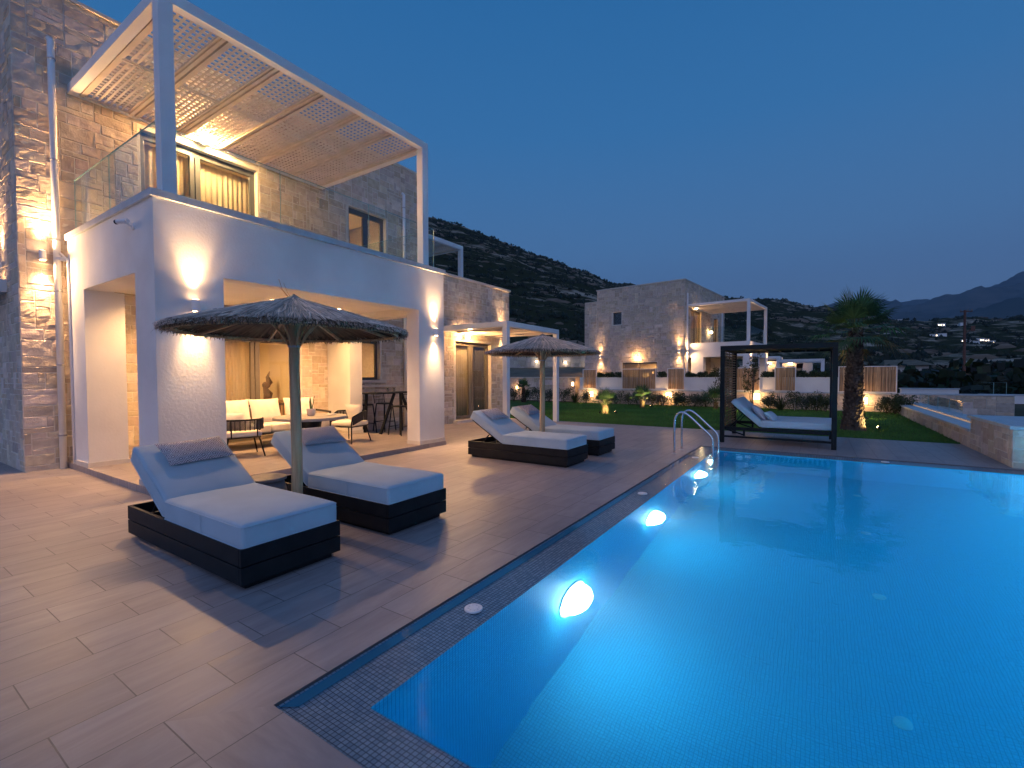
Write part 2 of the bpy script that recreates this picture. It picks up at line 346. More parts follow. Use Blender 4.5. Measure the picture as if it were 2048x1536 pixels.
# ------------------------------------------------------------------ ashlar masonry
STONES = [tuple((x*.6+m_*.4)*1.36 for x, m_ in zip(q, (.50, .415, .345))) for q in [(.47, .41, .34), (.42, .36, .29), (.52, .46, .385), (.38, .335, .285), (.45, .375, .29), (.50, .45, .40), (.40, .33, .265), (.55, .49, .42)]]
def rects(w, h, holes):
    us = sorted({0, w, *[x for q in holes for x in q[:2] if 0 < x < w]}); vs = sorted({0, h, *[x for q in holes for x in q[2:] if 0 < x < h]})
    for i in range(len(us)-1):
        for j in range(len(vs)-1):
            cu = (us[i]+us[i+1])/2; cv = (vs[j]+vs[j+1])/2
            if not any(a < cu < b and c < cv < d for a, b, c, d in holes): yield us[i], us[i+1], vs[j], vs[j+1]
def ashlar(mb, O, U, W, Nn, w, h, holes=(), unit=.1, depth=.007, res=3, seed=1, maxw=6, rough=.008, gap=.008):
    rnd = random.Random(seed); O = V(O); U = V(U); W = V(W); Nn = V(Nn)
    mb.m = 1
    for a, b, c, d in rects(w, h, holes):
        q = [O+U*a+W*c, O+U*b+W*c, O+U*b+W*d, O+U*a+W*d]
        if U.cross(W).dot(Nn) < 0: q = q[::-1]
        mb.poly(q)
    mb.m = 0
    nu = max(1, round(w/unit)); nv = max(1, round(h/unit)); du = w/nu; dv = h/nv
    occ = [[False]*nu for _ in range(nv)]
    for a, b, c, d in holes:
        for j in range(nv):
            for i in range(nu):
                if a-1e-3 < (i+1)*du-1e-3 and i*du+1e-3 < b and c < (j+1)*dv-1e-3 and j*dv+1e-3 < d: occ[j][i] = True
    for j in range(nv):
        for i in range(nu):
            if occ[j][i]: continue
            sh = rnd.choice((1, 1, 2, 2, 2, 3)); sw = rnd.choice([x for x in (1, 2, 2, 3, 3, 4, 4, 5, 6) if x <= maxw])
            if sh == 1: sw = max(sw, 2)
            k = 0
            while k < sw and i+k < nu and not occ[j][i+k]: k += 1
            sw = k; hh = 1
            while hh < sh and j+hh < nv and all(not occ[j+hh][i+q] for q in range(sw)): hh += 1
            for a in range(hh):
                for b in range(sw): occ[j+a][i+b] = True
            c = rnd.choice(STONES); g = rnd.uniform(.86, 1.12); mb.cc = (c[0]*g, c[1]*g*rnd.uniform(.97, 1.02), c[2]*g*rnd.uniform(.92, 1.06))
            u0 = i*du+gap*rnd.uniform(.4, 1.2); u1 = (i+sw)*du-gap*rnd.uniform(.4, 1.2); v0 = j*dv+gap*rnd.uniform(.4, 1.2); v1 = (j+hh)*dv-gap*rnd.uniform(.4, 1.2)
            dd = depth*rnd.uniform(.6, 1.3); sd = rnd.uniform(0, 99)
            n1 = max(2, min(7, int(sw*res/2))) if res > 1 else 1; n2 = max(2, min(5, hh*res//2+1)) if res > 1 else 1
            if res <= 1:
                e = .012
                q = [O+U*a+W*b+Nn*dd for a, b in ((u0+e, v0+e), (u1-e, v0+e), (u1-e, v1-e), (u0+e, v1-e))]
                p = [O+U*a+W*b for a, b in ((u0, v0), (u1, v0), (u1, v1), (u0, v1))]
                fl = U.cross(W).dot(Nn) < 0
                bi = len(mb.v); mb.v += [tuple(x) for x in q+p]
                fs = [(0, 1, 2, 3)]+[(4+k, 4+(k+1) % 4, (k+1) % 4, k) for k in range(4)]
                for f in fs: mb.face([bi+x for x in (f[::-1] if fl else f)])
                continue
            def fn(a, b):
                a2 = a; b2 = b
                ed = min(a, 1-a)*(u1-u0), min(b, 1-b)*(v1-v0); on = min(ed) < 1e-6
                p = O+U*(u0+(u1-u0)*a2)+W*(v0+(v1-v0)*b2)
                if on: return p
                nz = noise.noise((p+V((sd, 0, 0)))*9)*rough+noise.noise((p+V((sd, 5, 0)))*26)*rough*.5
                return p+Nn*(dd+nz)
            us = [0, .04/(sw*.5+.6)]+[(k+1)/(n1+1) for k in range(n1)]+[1-.04/(sw*.5+.6), 1]
            vs = [0, .08/(hh*.5+.6)]+[(k+1)/(n2+1) for k in range(n2)]+[1-.08/(hh*.5+.6), 1]
            A = len(us)-1; B = len(vs)-1
            mb.grid(A, B, (lambda a, b: fn(us[round(a*A)], vs[round(b*B)])) if U.cross(W).dot(Nn) > 0 else (lambda a, b: fn(us[A-round(a*A)], vs[round(b*B)])))
    mb.cc = None
    return mb
SM = [M['stone'], M['mortar']]

def m_wet():
    m, t, o = nt('water_filled_channel'); p = N(t, 'BsdfPrincipled'); L(t, p.outputs[0], o.inputs[0])
    p.inputs['Base Color'].default_value = (.03, .16, .26, 1); p.inputs['Roughness'].default_value = .05; p.inputs['IOR'].default_value = 1.5  # the blue reflected in the channel water is put into the base colour
    return m
M['wetband'] = m_wet()
# ------------------------------------------------------------------ camera
F, CX, CY = 925.2, 1024.0, 779.5
YAW, PIT, ROL = map(math.radians, (33.32, 1.695, -.15))
fw = V((math.cos(PIT)*math.cos(YAW), math.cos(PIT)*math.sin(YAW), -math.sin(PIT)))
rt = fw.cross(V((0, 0, 1))).normalized(); up = rt.cross(fw)
rt, up = math.cos(ROL)*rt+math.sin(ROL)*up, -math.sin(ROL)*rt+math.cos(ROL)*up
cam = bpy.data.cameras.new('camera'); camo = bpy.data.objects.new('camera', cam); COL.objects.link(camo); sc.camera = camo
cam.sensor_width = 36; cam.lens = 36*F/2048; cam.shift_y = 11.5/2048; cam.clip_start = .05; cam.clip_end = 30000
mw = Matrix((rt, up, -fw)).transposed().to_4x4(); mw.translation = V((0, 0, 1.5)); camo.matrix_world = mw
def bearing(px): return YAW-math.atan((px-CX)/F)
def elev(px, py): return (748-py)/F*math.cos(math.atan((px-CX)/F))

# ------------------------------------------------------------------ sky and light
w = bpy.data.worlds.new('World'); sc.world = w; w.use_nodes = True
t = w.node_tree; bg = t.nodes['Background']
tc = N(t, 'TexCoord'); sx = N(t, 'SeparateXYZ'); L(t, tc.outputs['Generated'], sx.inputs[0])
rp = N(t, 'ValToRGB'); e = rp.color_ramp.elements
e[0].position = .0; e[0].color = (.115, .180, .310, 1); e[1].position = 1.0; e[1].color = (.010, .105, .300, 1)
for pos, c in ((.10, (.104, .192, .350)), (.25, (.074, .202, .415)), (.45, (.034, .175, .415)), (.70, (.014, .135, .360))):
    q = e.new(pos); q.color = rgb(c)
L(t, sx.outputs[2], rp.inputs[0])
AZ = math.radians(205)          # the afterglow is behind the camera
dt = N(t, 'VectorMath'); dt.operation = 'DOT_PRODUCT'; L(t, tc.outputs['Generated'], dt.inputs[0]); dt.inputs[1].default_value = (math.cos(AZ), math.sin(AZ), .18)
cl = N(t, 'Math'); cl.operation = 'MAXIMUM'; cl.inputs[1].default_value = 0; L(t, dt.outputs['Value'], cl.inputs[0])
pw = N(t, 'Math'); pw.operation = 'POWER'; pw.inputs[1].default_value = 1.6; L(t, cl.outputs[0], pw.inputs[0])
gl = N(t, 'Mix'); gl.data_type = 'RGBA'; gl.inputs[6].default_value = (0, 0, 0, 1); gl.inputs[7].default_value = (.39, .40, .64, 1); L(t, pw.outputs[0], gl.inputs[0])
ad = N(t, 'VectorMath'); ad.operation = 'ADD'; L(t, rp.outputs[0], ad.inputs[0]); L(t, gl.outputs[2], ad.inputs[1])
sky = N(t, 'TexSky'); sky.sky_type = 'NISHITA'; sky.sun_disc = False; sky.sun_elevation = math.radians(-2); sky.sun_rotation = PI/2-AZ; sky.ozone_density = 4
sm = N(t, 'VectorMath'); sm.operation = 'SCALE'; sm.inputs['Scale'].default_value = .12; L(t, sky.outputs[0], sm.inputs[0])
a2 = N(t, 'VectorMath'); a2.operation = 'ADD'; L(t, ad.outputs[0], a2.inputs[0]); L(t, sm.outputs[0], a2.inputs[1])
L(t, a2.outputs[0], bg.inputs[0]); bg.inputs[1].default_value = 1.0
sc.view_settings.view_transform = 'Standard'; sc.view_settings.look = 'None'; sc.view_settings.exposure = 0; sc.view_settings.gamma = 1
sc.render.engine = 'CYCLES'
cy = sc.cycles
cy.use_denoising = True; cy.max_bounces = 9; cy.diffuse_bounces = 4; cy.glossy_bounces = 4; cy.transmission_bounces = 6; cy.transparent_max_bounces = 24; cy.volume_bounces = 0
cy.sample_clamp_indirect = 25; cy.use_light_tree = True; cy.blur_glossy = .5
sun = bpy.data.lights.new('afterglow', 'SUN'); sun.energy = .12; sun.angle = math.radians(50); sun.color = (1, .80, .84)
so = bpy.data.objects.new('afterglow', sun); COL.objects.link(so); so.rotation_euler = V((-math.cos(AZ), -math.sin(AZ), -.32)).to_track_quat('-Z', 'Y').to_euler()

# ------------------------------------------------------------------ terrain
def ridge(tab, px):
    if px <= tab[0][0]: return tab[0][1:]
    for a, b in zip(tab, tab[1:]):
        if px <= b[0]:
            k = (px-a[0])/(b[0]-a[0]); return [a[i]+(b[i]-a[i])*k for i in range(1, len(a))]
    return tab[-1][1:]
def heightfield(name, tab, r0, px0, px1, nu, nv, z0, power, amp, material, back=.25):
    mb = MB()
    def fn(u, v):
        px = px0+(px1-px0)*u; y, R = ridge(tab, px); b = bearing(px)
        H = R*elev(px, y)+1.5; v2 = v*(1+back); r = r0+(R-r0)*(v2**1.25)
        tt = min(1, v2); z = z0+(H-z0)*tt**power
        if v2 > 1: z -= (v2-1)*H*.8
        p = V((math.cos(b)*r, math.sin(b)*r, 0)); s = R*.012
        z += (noise.fractal(p/(R*.09), .8, 2.2, 6))*amp*R*(.15+.85*min(1, tt*1.5))*(1 if v2 < .92 else .35)
        return (p.x, p.y, z)
    return struct(mb.grid(nu, nv, fn).build(name, material, smooth=True))
T1 = [(150, 330, 380), (600, 380, 420), (855, 432, 450), (930, 455, 470), (1000, 480, 500), (1060, 503, 520), (1120, 527, 560), (1180, 546, 600), (1222, 566, 650), (1262, 570, 720), (1340, 580, 800), (1445, 594, 900), (1503, 604, 1000), (1560, 609, 1100), (1640, 618, 1200), (1700, 632, 1300), (1760, 645, 1400), (1850, 657, 1500), (1950, 652, 1600), (2060, 645, 1700), (2600, 640, 1700)]
T2 = [(1300, 680, 6500), (1560, 645, 6500), (1640, 622, 6500), (1740, 614, 6500), (1830, 604, 6500), (1880, 601, 6500), (1925, 600, 6500), (1960, 586, 6700), (2000, 568, 6900), (2030, 559, 7000), (2048, 557, 7000), (2200, 545, 7000), (2600, 590, 7000)]
heightfield('hill', T1, 95, 300, 2500, 260, 150, -.6, 1.15, .012, M['hill'])
heightfield('mountain', T2, 1900, 1350, 2600, 220, 80, -20, 1.1, .022, M['mountain'])
# ground: one sheet out to the horizon, with the pool pit left open
mb = MB(); X0, X1, Y0, Y1 = 1.0, 10.6, -4.9, 2.2; G = 9000; z = -.03
for q in (((-G, -G), (G, -G), (G, Y0), (-G, Y0)), ((-G, Y1), (G, Y1), (G, G), (-G, G)), ((-G, Y0), (X0, Y0), (X0, Y1), (-G, Y1)), ((X1, Y0), (G, Y0), (G, Y1), (X1, Y1))):
    mb.poly([(a, b, z) for a, b in q])
struct(mb.build('ground', M['ground']))
# scrub over the near hill: uncountable bushes
mb = MB(); rnd = random.Random(5)
def hillz(px, v):
    y, R = ridge(T1, px); b = bearing(px); H = R*elev(px, y)+1.5; r = 95+(R-95)*(v**1.25); tt = v
    p = V((math.cos(b)*r, math.sin(b)*r, 0)); zz = -.6+(H+.6)*tt**1.15
    zz += (noise.fractal(p/(R*.09), .8, 2.2, 6))*.012*R*(.15+.85*min(1, tt*1.5))*(1 if v < .92 else .35)
    return V((p.x, p.y, zz)), r
for _ in range(7500):
    px = rnd.uniform(820, 2080); v = rnd.random()**.8; p, r = hillz(px, v)
    if noise.noise(p*.03) < -.12 and rnd.random() < .7: continue
    s = rnd.uniform(.4, 1.25)*(1+r*.0012); g = rnd.uniform(.5, 1.3); mb.cc = (.020*g, .028*g, .013*g)
    for _k in range(5):
        c = p+V((rnd.uniform(-s, s), rnd.uniform(-s, s), rnd.uniform(.1, .9)*s)); q = s*rnd.uniform(.35, .8); a = rnd.uniform(0, 6)
        mb.poly([c+V((math.cos(a)*q, math.sin(a)*q, -q*.4)), c+V((math.cos(a+2.1)*q, math.sin(a+2.1)*q, -q*.3)), c+V((0, 0, q))])
        mb.poly([c+V((math.cos(a+2.1)*q, math.sin(a+2.1)*q, -q*.3)), c+V((math.cos(a+4.2)*q, math.sin(a+4.2)*q, -q*.4)), c+V((0, 0, q))])
        mb.poly([c+V((math.cos(a+4.2)*q, math.sin(a+4.2)*q, -q*.3)), c+V((math.cos(a)*q, math.sin(a)*q, -q*.4)), c+V((0, 0, q))])
tag(mb.build('hillside_scrub', M['leafdark']), 'dark scrub bushes dotted over the rocky hillside behind the villas', 'scrub', kind='stuff')
# rocky outcrops between the bushes
mb = MB(); rnd = random.Random(15)
for _ in range(1500):
    px = rnd.uniform(820, 2080); v = rnd.random()**.8; p, r = hillz(px, v)
    if noise.noise(p*.02) < -.05: continue
    b = bearing(px); tdir = V((-math.sin(b), math.cos(b), 0)); rad = V((math.cos(b), math.sin(b), .4)).normalized(); s = rnd.uniform(.4, 1.0)*(1+r*.0010); g = rnd.uniform(.5, 1.1); mb.cc = (.30*g, .25*g, .20*g)
    lw = s*rnd.uniform(1.5, 4.0)
    mb.ell(p+V((0, 0, s*.1)), (lw, s*.8, s*.45), 6, 4, Matrix((tdir, rad.cross(tdir), V((0, 0, 1)))).transposed())
tag(mb.build('hillside_rocks', M['leafdark']), 'pale rock ledges breaking through the scrub on the hillside', 'rocks', kind='stuff')
# belt of olive trees and scrub in the valley past the garden
mb = MB(); rnd = random.Random(8)
for _ in range(620):
    px = rnd.uniform(1560, 2120); r = rnd.uniform(48, 105)+rnd.random()**2*90; b = bearing(px); p = V((math.cos(b)*r, math.sin(b)*r, -.2)); s = rnd.uniform(.8, 2.0)*(1+r*.004)
    g = rnd.uniform(.5, 1.25)
    for _k in range(36):
        mb.cc = tuple(x*g*rnd.uniform(.6, 1.4) for x in (.024, .034, .016))
        d = V((rnd.gauss(0, .5), rnd.gauss(0, .5), abs(rnd.gauss(.45, .3))))*s; c = p+d; q = s*rnd.uniform(.12, .26); n = V((rnd.gauss(0, 1), rnd.gauss(0, 1), rnd.gauss(0, 1))).normalized(); a = n.orthogonal().normalized(); bb = n.cross(a)
        mb.poly([c+a*q, c+bb*q, c-a*q, c-bb*q])
tag(mb.build('olive_grove', M['leafdark']), 'dark grove and scrub covering the valley floor beyond the garden', 'grove', kind='stuff')

# ------------------------------------------------------------------ terrace
PX0, PX1, PY1, PY0, WZ = 1.39, 10.17, 1.70, -4.5, -.04
mb = MB()
def dk(pts, rot=False):
    mb.poly([(x, y, 0) for x, y in pts], [((y+.13, (x-.81)*.93) if rot else (x-.51+12, y-2.05+12)) for x, y in pts])
dk([(-9, 2.35), (13.69, 2.35), (13.69, 16), (-9, 16)])
dk([(1.13, 2.05), (13.69, 2.05), (13.69, 2.35), (.81, 2.35)])
dk([(-9, -6), (.81, -6), (.81, 2.35), (-9, 2.35)])
dk([(.81, -6), (1.13, -6), (1.13, 2.05), (.81, 2.35)], True)
dk([(10.47, -6), (13.69, -6), (13.69, 2.05), (10.47, 2.05)])
for a, b in (((1.13, 2.05), (10.47, 2.05)), ((1.13, -4.8), (1.13, 2.05)), ((10.47, 2.05), (10.47, -4.8)), ((13.69, 16), (13.69, -6))):
    mb.poly([(a[0], a[1], 0), (b[0], b[1], 0), (b[0], b[1], -.06), (a[0], a[1], -.06)], [(0, 0)]*4)
struct(mb.build('terrace_floor', M['deck']))
# pool: shell, mosaic coping with overflow channel, water
mb = MB(); D = -1.6
def wall(a, b, z0, z1, k=0):
    ln = math.dist(a, b); n = max(1, int(ln/1.0))
    mb.poly([(*a, z0), (*b, z0), (*b, z1), (*a, z1)], [(0, z0), (ln, z0), (ln, z1), (0, z1)])
def floor(x0, x1, y0, y1, z): mb.poly([(x0, y0, z), (x1, y0, z), (x1, y1, z), (x0, y1, z)], [(x0, y0), (x1, y0), (x1, y1), (x0, y1)])
floor(PX0, PX1, PY0, PY1, D)
wall((PX0, PY1), (PX1, PY1), D, -.03); wall((PX0, PY0), (PX0, PY1), D, -.03); wall((PX1, PY1), (PX1, PY0), D, -.03); wall((PX1, PY0), (PX0, PY0), D, -.03)
struct(mb.build('pool_basin', M['pooltile']))
mb = MB()
def ring(ix0, ix1, iy0, iy1, ox0, ox1, oy0, oy1, zi, zo):
    for q in (((ix0, iy1, zi), (ox0, oy1, zo), (ox1, oy1, zo), (ix1, iy1, zi)), ((ix0, iy0, zi), (ix1, iy0, zi), (ox1, oy0, zo), (ox0, oy0, zo)), ((ix0, iy0, zi), (ox0, oy0, zo), (ox0, oy1, zo), (ix0, iy1, zi)), ((ix1, iy0, zi), (ix1, iy1, zi), (ox1, oy1, zo), (ox1, oy0, zo))):
        mb.poly(q, [(p[0], p[1]) for p in q])
A = (PX0, PX1, PY0, PY1)
def grow(a, k): # k in 0..1 from inner edge to outer edge of the coping
    return (PX0+(1.13-PX0)*k, PX1+(10.47-PX1)*k, PY0-.3*k, PY1+.35*k)
r0_, r1_, r2_, r3_ = grow(A, 0), grow(A, .60), grow(A, .86), grow(A, 1)
ring(*r0_, *r3_, -.036, -.014)
mb.v = [(x, y, z-.012 if False else z) for x, y, z in mb.v]
struct(mb.build('pool_coping', M['mosaic']))
mb = MB(); mb.poly([(PX0, PY0, WZ), (PX1, PY0, WZ), (PX1, PY1, WZ), (PX0, PY1, WZ)])
struct(mb.build('pool_water', M['water']))
mb = MB(); mb.poly([(1.20, 1.965, -.0155), (10.40, 1.965, -.0155), (10.44, 2.03, -.0115), (1.145, 2.03, -.0115)])
struct(mb.build('overflow_water', M['wetband']))
# the body of water: slightly cloudy, absorbs red
m, t, o = nt('pool_water_body'); va = N(t, 'VolumeAbsorption'); va.inputs['Color'].default_value = (.0, .82, .98, 1); va.inputs['Density'].default_value = .60
vs_ = N(t, 'VolumeScatter'); vs_.inputs['Color'].default_value = (.75, .92, 1, 1); vs_.inputs['Density'].default_value = .15; vs_.inputs['Anisotropy'].default_value = 0.0
av = N(t, 'AddShader'); L(t, va.outputs[0], av.inputs[0]); L(t, vs_.outputs[0], av.inputs[1]); L(t, av.outputs[0], o.inputs['Volume'])
struct(MB().box(PX0+.004, PX1-.004, PY0+.004, PY1-.004, D+.003, WZ-.004).build('water_body', m))
# lawn
mb = MB()
def fl(u, v):
    x = 13.70+u*10.3; y = -3.0+v*19; return (x, y, .0+.02*noise.noise(V((x*.5, y*.5, 0)))*min(1, u*20)-.004)
mb.grid(60, 90, fl); struct(mb.build('lawn', M['grass'], smooth=True))
mb = MB(); rnd = random.Random(3)
for _ in range(64000):
    u = rnd.random()**1.5; x = 13.72+u*9.6; y = rnd.uniform(-2.66, 9.5+u*4); h = rnd.uniform(.025, .055)*(1+u*.5); wd = rnd.uniform(.004, .008)*(1+u*1.2); a = rnd.uniform(0, PI)
    nn = .5+.5*noise.noise(V((x*.9, y*.9, 1))); g = .65+.7*nn*rnd.uniform(.6, 1.3); mb.cc = (.085*g, .21*g, .042*g)
    mb.poly([(x-math.cos(a)*wd, y-math.sin(a)*wd, 0), (x+math.cos(a)*wd, y+math.sin(a)*wd, 0), (x+rnd.gauss(0, .014), y+rnd.gauss(0, .014), h)])
tag(mb.build('grass', M['blade']), 'short green grass of the lawn between terrace and garden wall', 'grass', kind='stuff')

# ------------------------------------------------------------------ main villa
VI = empty('villa', (2.36, 6.78, 0), 0, 'large two-storey stone villa with white balcony block and lit veranda', 'villa')
WY = 10.4
def part(mb, name, m, **k): return mb.build(name, m, VI, world=True, **k)
H1 = [(2.0, 4.66, 0, 2.36), (6.46, 7.14, 1.4, 2.52), (1.61, 3.74, 3.36, 6.05), (6.13, 7.41, 3.36, 6.03)]
mb = MB(); ashlar(mb, (1.84, WY, 0), (1, 0, 0), (0, 0, 1), (0, -1, 0), 8.86, 7.7, H1, .088, seed=3)
part(mb, 'stone_facade', SM)
mb = MB(); ashlar(mb, (1.84, WY, 0), (0, 1, 0), (0, 0, 1), (-1, 0, 0), 5.0, 7.7, [], .088, seed=4)
part(mb, 'stone_side_wall', SM)
mb = MB()
for a, b, c, d in rects(8.86, 7.7, H1): mb.box(1.843+a, 1.84+b-.001, WY+.003, WY+.26, c, d)
mb.box(1.843, 2.1, WY+.26, 15.4, 0, 7.7); mb.box(10.45, 10.69, WY+.26, 15.4, 0, 7.7); mb.box(2.1, 10.45, 15.15, 15.4, 0, 7.7)
part(mb, 'wall_core', M['mortar'])
mb = MB(); mb.box(1.9, 10.6, WY+.27, 15.1, 7.35, 7.5); mb.box(2.15, 10.4, WY+.27, 15.1, 3.02, 3.30); part(mb, 'floor_slabs', M['interior'])
mb = MB(); mb.box(1.79, 10.74, WY-.05, WY+.33, 7.70, 7.76); mb.box(1.79, 2.15, WY+.33, 15.4, 7.70, 7.76); mb.box(10.4, 10.74, WY+.33, 15.4, 7.70, 7.76)
part(mb, 'roof_coping', M['sill'], bevel=.006)
# white balcony block
mb = MB(); R3 = (2.85, 3.704)
mb.box(2.36, 3.15, 6.78, 7.14, .09, 2.85); mb.box(2.36, 2.72, 7.14, 7.39, .09, 2.85)
mb.box(6.87, 7.62, 6.78, 7.14, .09, 2.85); mb.box(7.26, 7.62, 7.14, 7.39, .09, 2.85)
mb.box(2.36, 2.86, 9.41, 10.14, .09, 2.85); mb.box(7.26, 7.62, 9.5, 10.38, .09, 2.85)
mb.box(2.36, 7.62, 6.78, 7.14, *R3); mb.box(2.36, 2.72, 7.14, 10.14, *R3); mb.box(7.26, 7.62, 7.14, 10.38, *R3)
part(mb, 'balcony_block', M['render'])
mb = MB(); mb.box(2.73, 7.25, 7.15, 10.38, 3.0, 3.28); part(mb, 'veranda_ceiling', M['stucco'])
mb = MB(); mb.box(2.33, 7.66, 6.75, 7.20, 3.705, 3.80); mb.box(2.33, 2.76, 7.20, 10.16, 3.705, 3.80); mb.box(7.22, 7.66, 7.20, 10.38, 3.705, 3.80)
part(mb, 'parapet_coping', M['coping'], bevel=.005)
mb = MB(); mb.box(2.335, 7.645, 6.755, 10.39, 0, .09); part(mb, 'veranda_floor', M['deck'], uvp=lambda p: (p[0]+11.5, p[1]+9.95))
mb = MB(); g = .012
for a in ((2.36-g, 3.15+g, 6.78-g, 7.14+g), (2.36-g, 2.72+g, 7.14+g, 7.39+g), (6.87-g, 7.62+g, 6.78-g, 7.14+g), (7.26-g, 7.62+g, 7.14+g, 7.39+g), (2.36-g, 2.86+g, 9.41-g, 10.14+g), (7.26-g, 7.62+g, 9.5-g, 10.38)):
    part(MB().box(*a, .091, .165), 'skirting', M['sill'])
mb = MB(); ge = MB()
def pane_y(x0, x1, y): mb.box(x0, x1, y-.007, y+.007, 3.80, 4.69); ge.box(x0, x1, y-.0075, y+.0075, 4.69, 4.694); ge.box(x1, x1+.004, y-.0075, y+.0075, 3.8, 4.69)
def pane_x(y0, y1, x): mb.box(x-.007, x+.007, y0, y1, 3.80, 4.69); ge.box(x-.0075, x+.0075, y0, y1, 4.69, 4.694); ge.box(x-.0075, x+.0075, y1, y1+.004, 3.8, 4.69)
for a, b in ((2.47, 4.10), (4.115, 5.80), (5.815, 7.54)): pane_y(a, b, 6.99)
for a, b in ((7.0, 8.55), (8.565, 10.1)): pane_x(a, b, 2.46)
for a, b in ((7.0, 8.6), (8.615, 10.3)): pane_x(a, b, 7.55)
o = part(mb, 'glass_railing', M['rail_glass']); ge.build('glass_edge', M['glass_edge'], o, tf=Matrix.Translation(-wloc(VI)))
# wing
mb = MB(); ashlar(mb, (10.2, 9.6, 0), (1, 0, 0), (0, 0, 1), (0, -1, 0), 4.22, 4.62, [(1.14, 3.06, 0, 2.62)], .088, seed=9)
ashlar(mb, (10.2, 9.6, 0), (0, 1, 0), (0, 0, 1), (-1, 0, 0), .79, 4.62, [], .088, seed=10)
part(mb, 'wing_stone_wall', SM)
mb = MB()
for a, b, c, d in rects(4.22, 4.62, [(1.14, 3.06, 0, 2.62)]): mb.box(10.203+a, 10.2+b-.001, 9.603, 9.86, c, d)
mb.box(14.17, 14.415, 9.86, 15, 0, 4.62); mb.box(10.21, 10.45, 9.86, 10.38, 0, 4.62); mb.box(10.45, 14.17, 14.8, 15, 0, 4.62)
part(mb, 'wing_core', M['mortar'])
mb = MB(); mb.box(10.7, 14.16, 9.87, 14.8, 4.2, 4.35); part(mb, 'wing_roof', M['stucco'])
mb = MB(); mb.box(10.15, 14.47, 9.55, 9.92, 4.622, 4.69); mb.box(14.12, 14.47, 9.92, 15, 4.622, 4.69); mb.box(10.74, 10.8, 9.93, 10.3, 4.622, 4.68); part(mb, 'wing_coping', M['sill'], bevel=.006)
mb = MB(); mb.box(11.2, 13.4, 9.42, 9.6, 0, .09); part(mb, 'door_step', M['sill'])
mb = MB(); mb.box(8.15, 9.15, 10.33, 10.6, 1.33, 1.40); mb.box(7.65, 9.5, 10.30, 10.38, 1.20, 1.26); part(mb, 'stone_ledge', M['sill'])
mb = MB(); mb.box(1.50, 1.835, 11.12, 13.5, 2.90, 3.10); part(mb, 'entrance_lintel', M['stucco'])
def window(x0, x1, z0, z1, y, mull, m, rec=.13, fw_=.07, parent=VI, name='window', sill=False, glass='glass'):
    f = MB(); d = .06
    f.box(x0, x1, y+rec, y+rec+d, z1-fw_*1.25, z1); f.box(x0, x1, y+rec, y+rec+d, z0, z0+fw_)
    f.box(x0, x0+fw_, y+rec, y+rec+d, z0+fw_, z1-fw_*1.25); f.box(x1-fw_, x1, y+rec, y+rec+d, z0+fw_, z1-fw_*1.25)
    for a, b in mull: f.box(a, b, y+rec-.012, y+rec+d-.004, z0+fw_, z1-fw_*1.25)
    o = f.build(name, m, parent, world=True, bevel=.004)
    g = MB(); g.box(x0+fw_, x1-fw_, y+rec+.025, y+rec+.031, z0+fw_, z1-fw_*1.25)
    g.build('pane', M[glass], o, tf=Matrix.Translation(-wloc(o)))
    return o
window(3.84, 6.5, .09, 2.36, WY, [(5.42, 5.50), (5.52, 5.62)], M['frame_tan'], name='sliding_door')
window(8.30, 8.98, 1.4, 2.52, WY, [], M['frame'], fw_=.075)
window(3.45, 5.58, 3.30, 6.05, WY, [(4.30, 4.38), (4.40, 4.49)], M['frame'], fw_=.10, name='balcony_door')
o = window(7.97, 9.25, 3.30, 6.03, WY, [(8.53, 8.69)], M['frame'], fw_=.11, name='balcony_door')
o['label'] = 'narrow double balcony door with dark blue-grey frame'
window(11.34, 13.26, .10, 2.62, 9.6, [(12.18, 12.27), (12.30, 12.40)], M['frame_tan'], name='sliding_door', fw_=.09)
def pipe(pts, r, br, name='downpipe'):
    mb = MB(); mb.tube(pts, r, 12)
    o = part(mb, name, M['white_plastic'], smooth=True)
    for (x, y, z) in br:
        b = MB(); b.lathe([(r+.012, z-.012), (r+.012, z+.012)], 12, x, y); b.box(x-.006, x+.006, y, y+.09, z-.006, z+.006)
        b.build('bracket', M['steel_dull'], o, tf=Matrix.Translation(-wloc(VI)))
pipe([(2.27, WY-.03, 6.93), (2.27, WY-.09, 6.88), (2.27, WY-.09, .0)], .047, [(2.27, WY-.09, z) for z in (6.6, 5.0, 3.72, 2.9, 1.7, .55)])
pipe([(2.25, WY-.10, 3.42), (2.44, WY-.16, 3.42), (2.44, WY-.16, 3.40)], .036, [])
pipe([(2.30, WY-.14, 3.50), (2.345, 10.06, 3.38), (2.345, 10.06, 0.1)], .018, [])
pipe([(9.86, WY-.03, 6.93), (9.86, WY-.09, 6.88), (9.86, WY-.09, .0)], .045, [(9.86, WY-.09, z) for z in (6.5, 5.4, 4.3, 2.6, 1.0)])
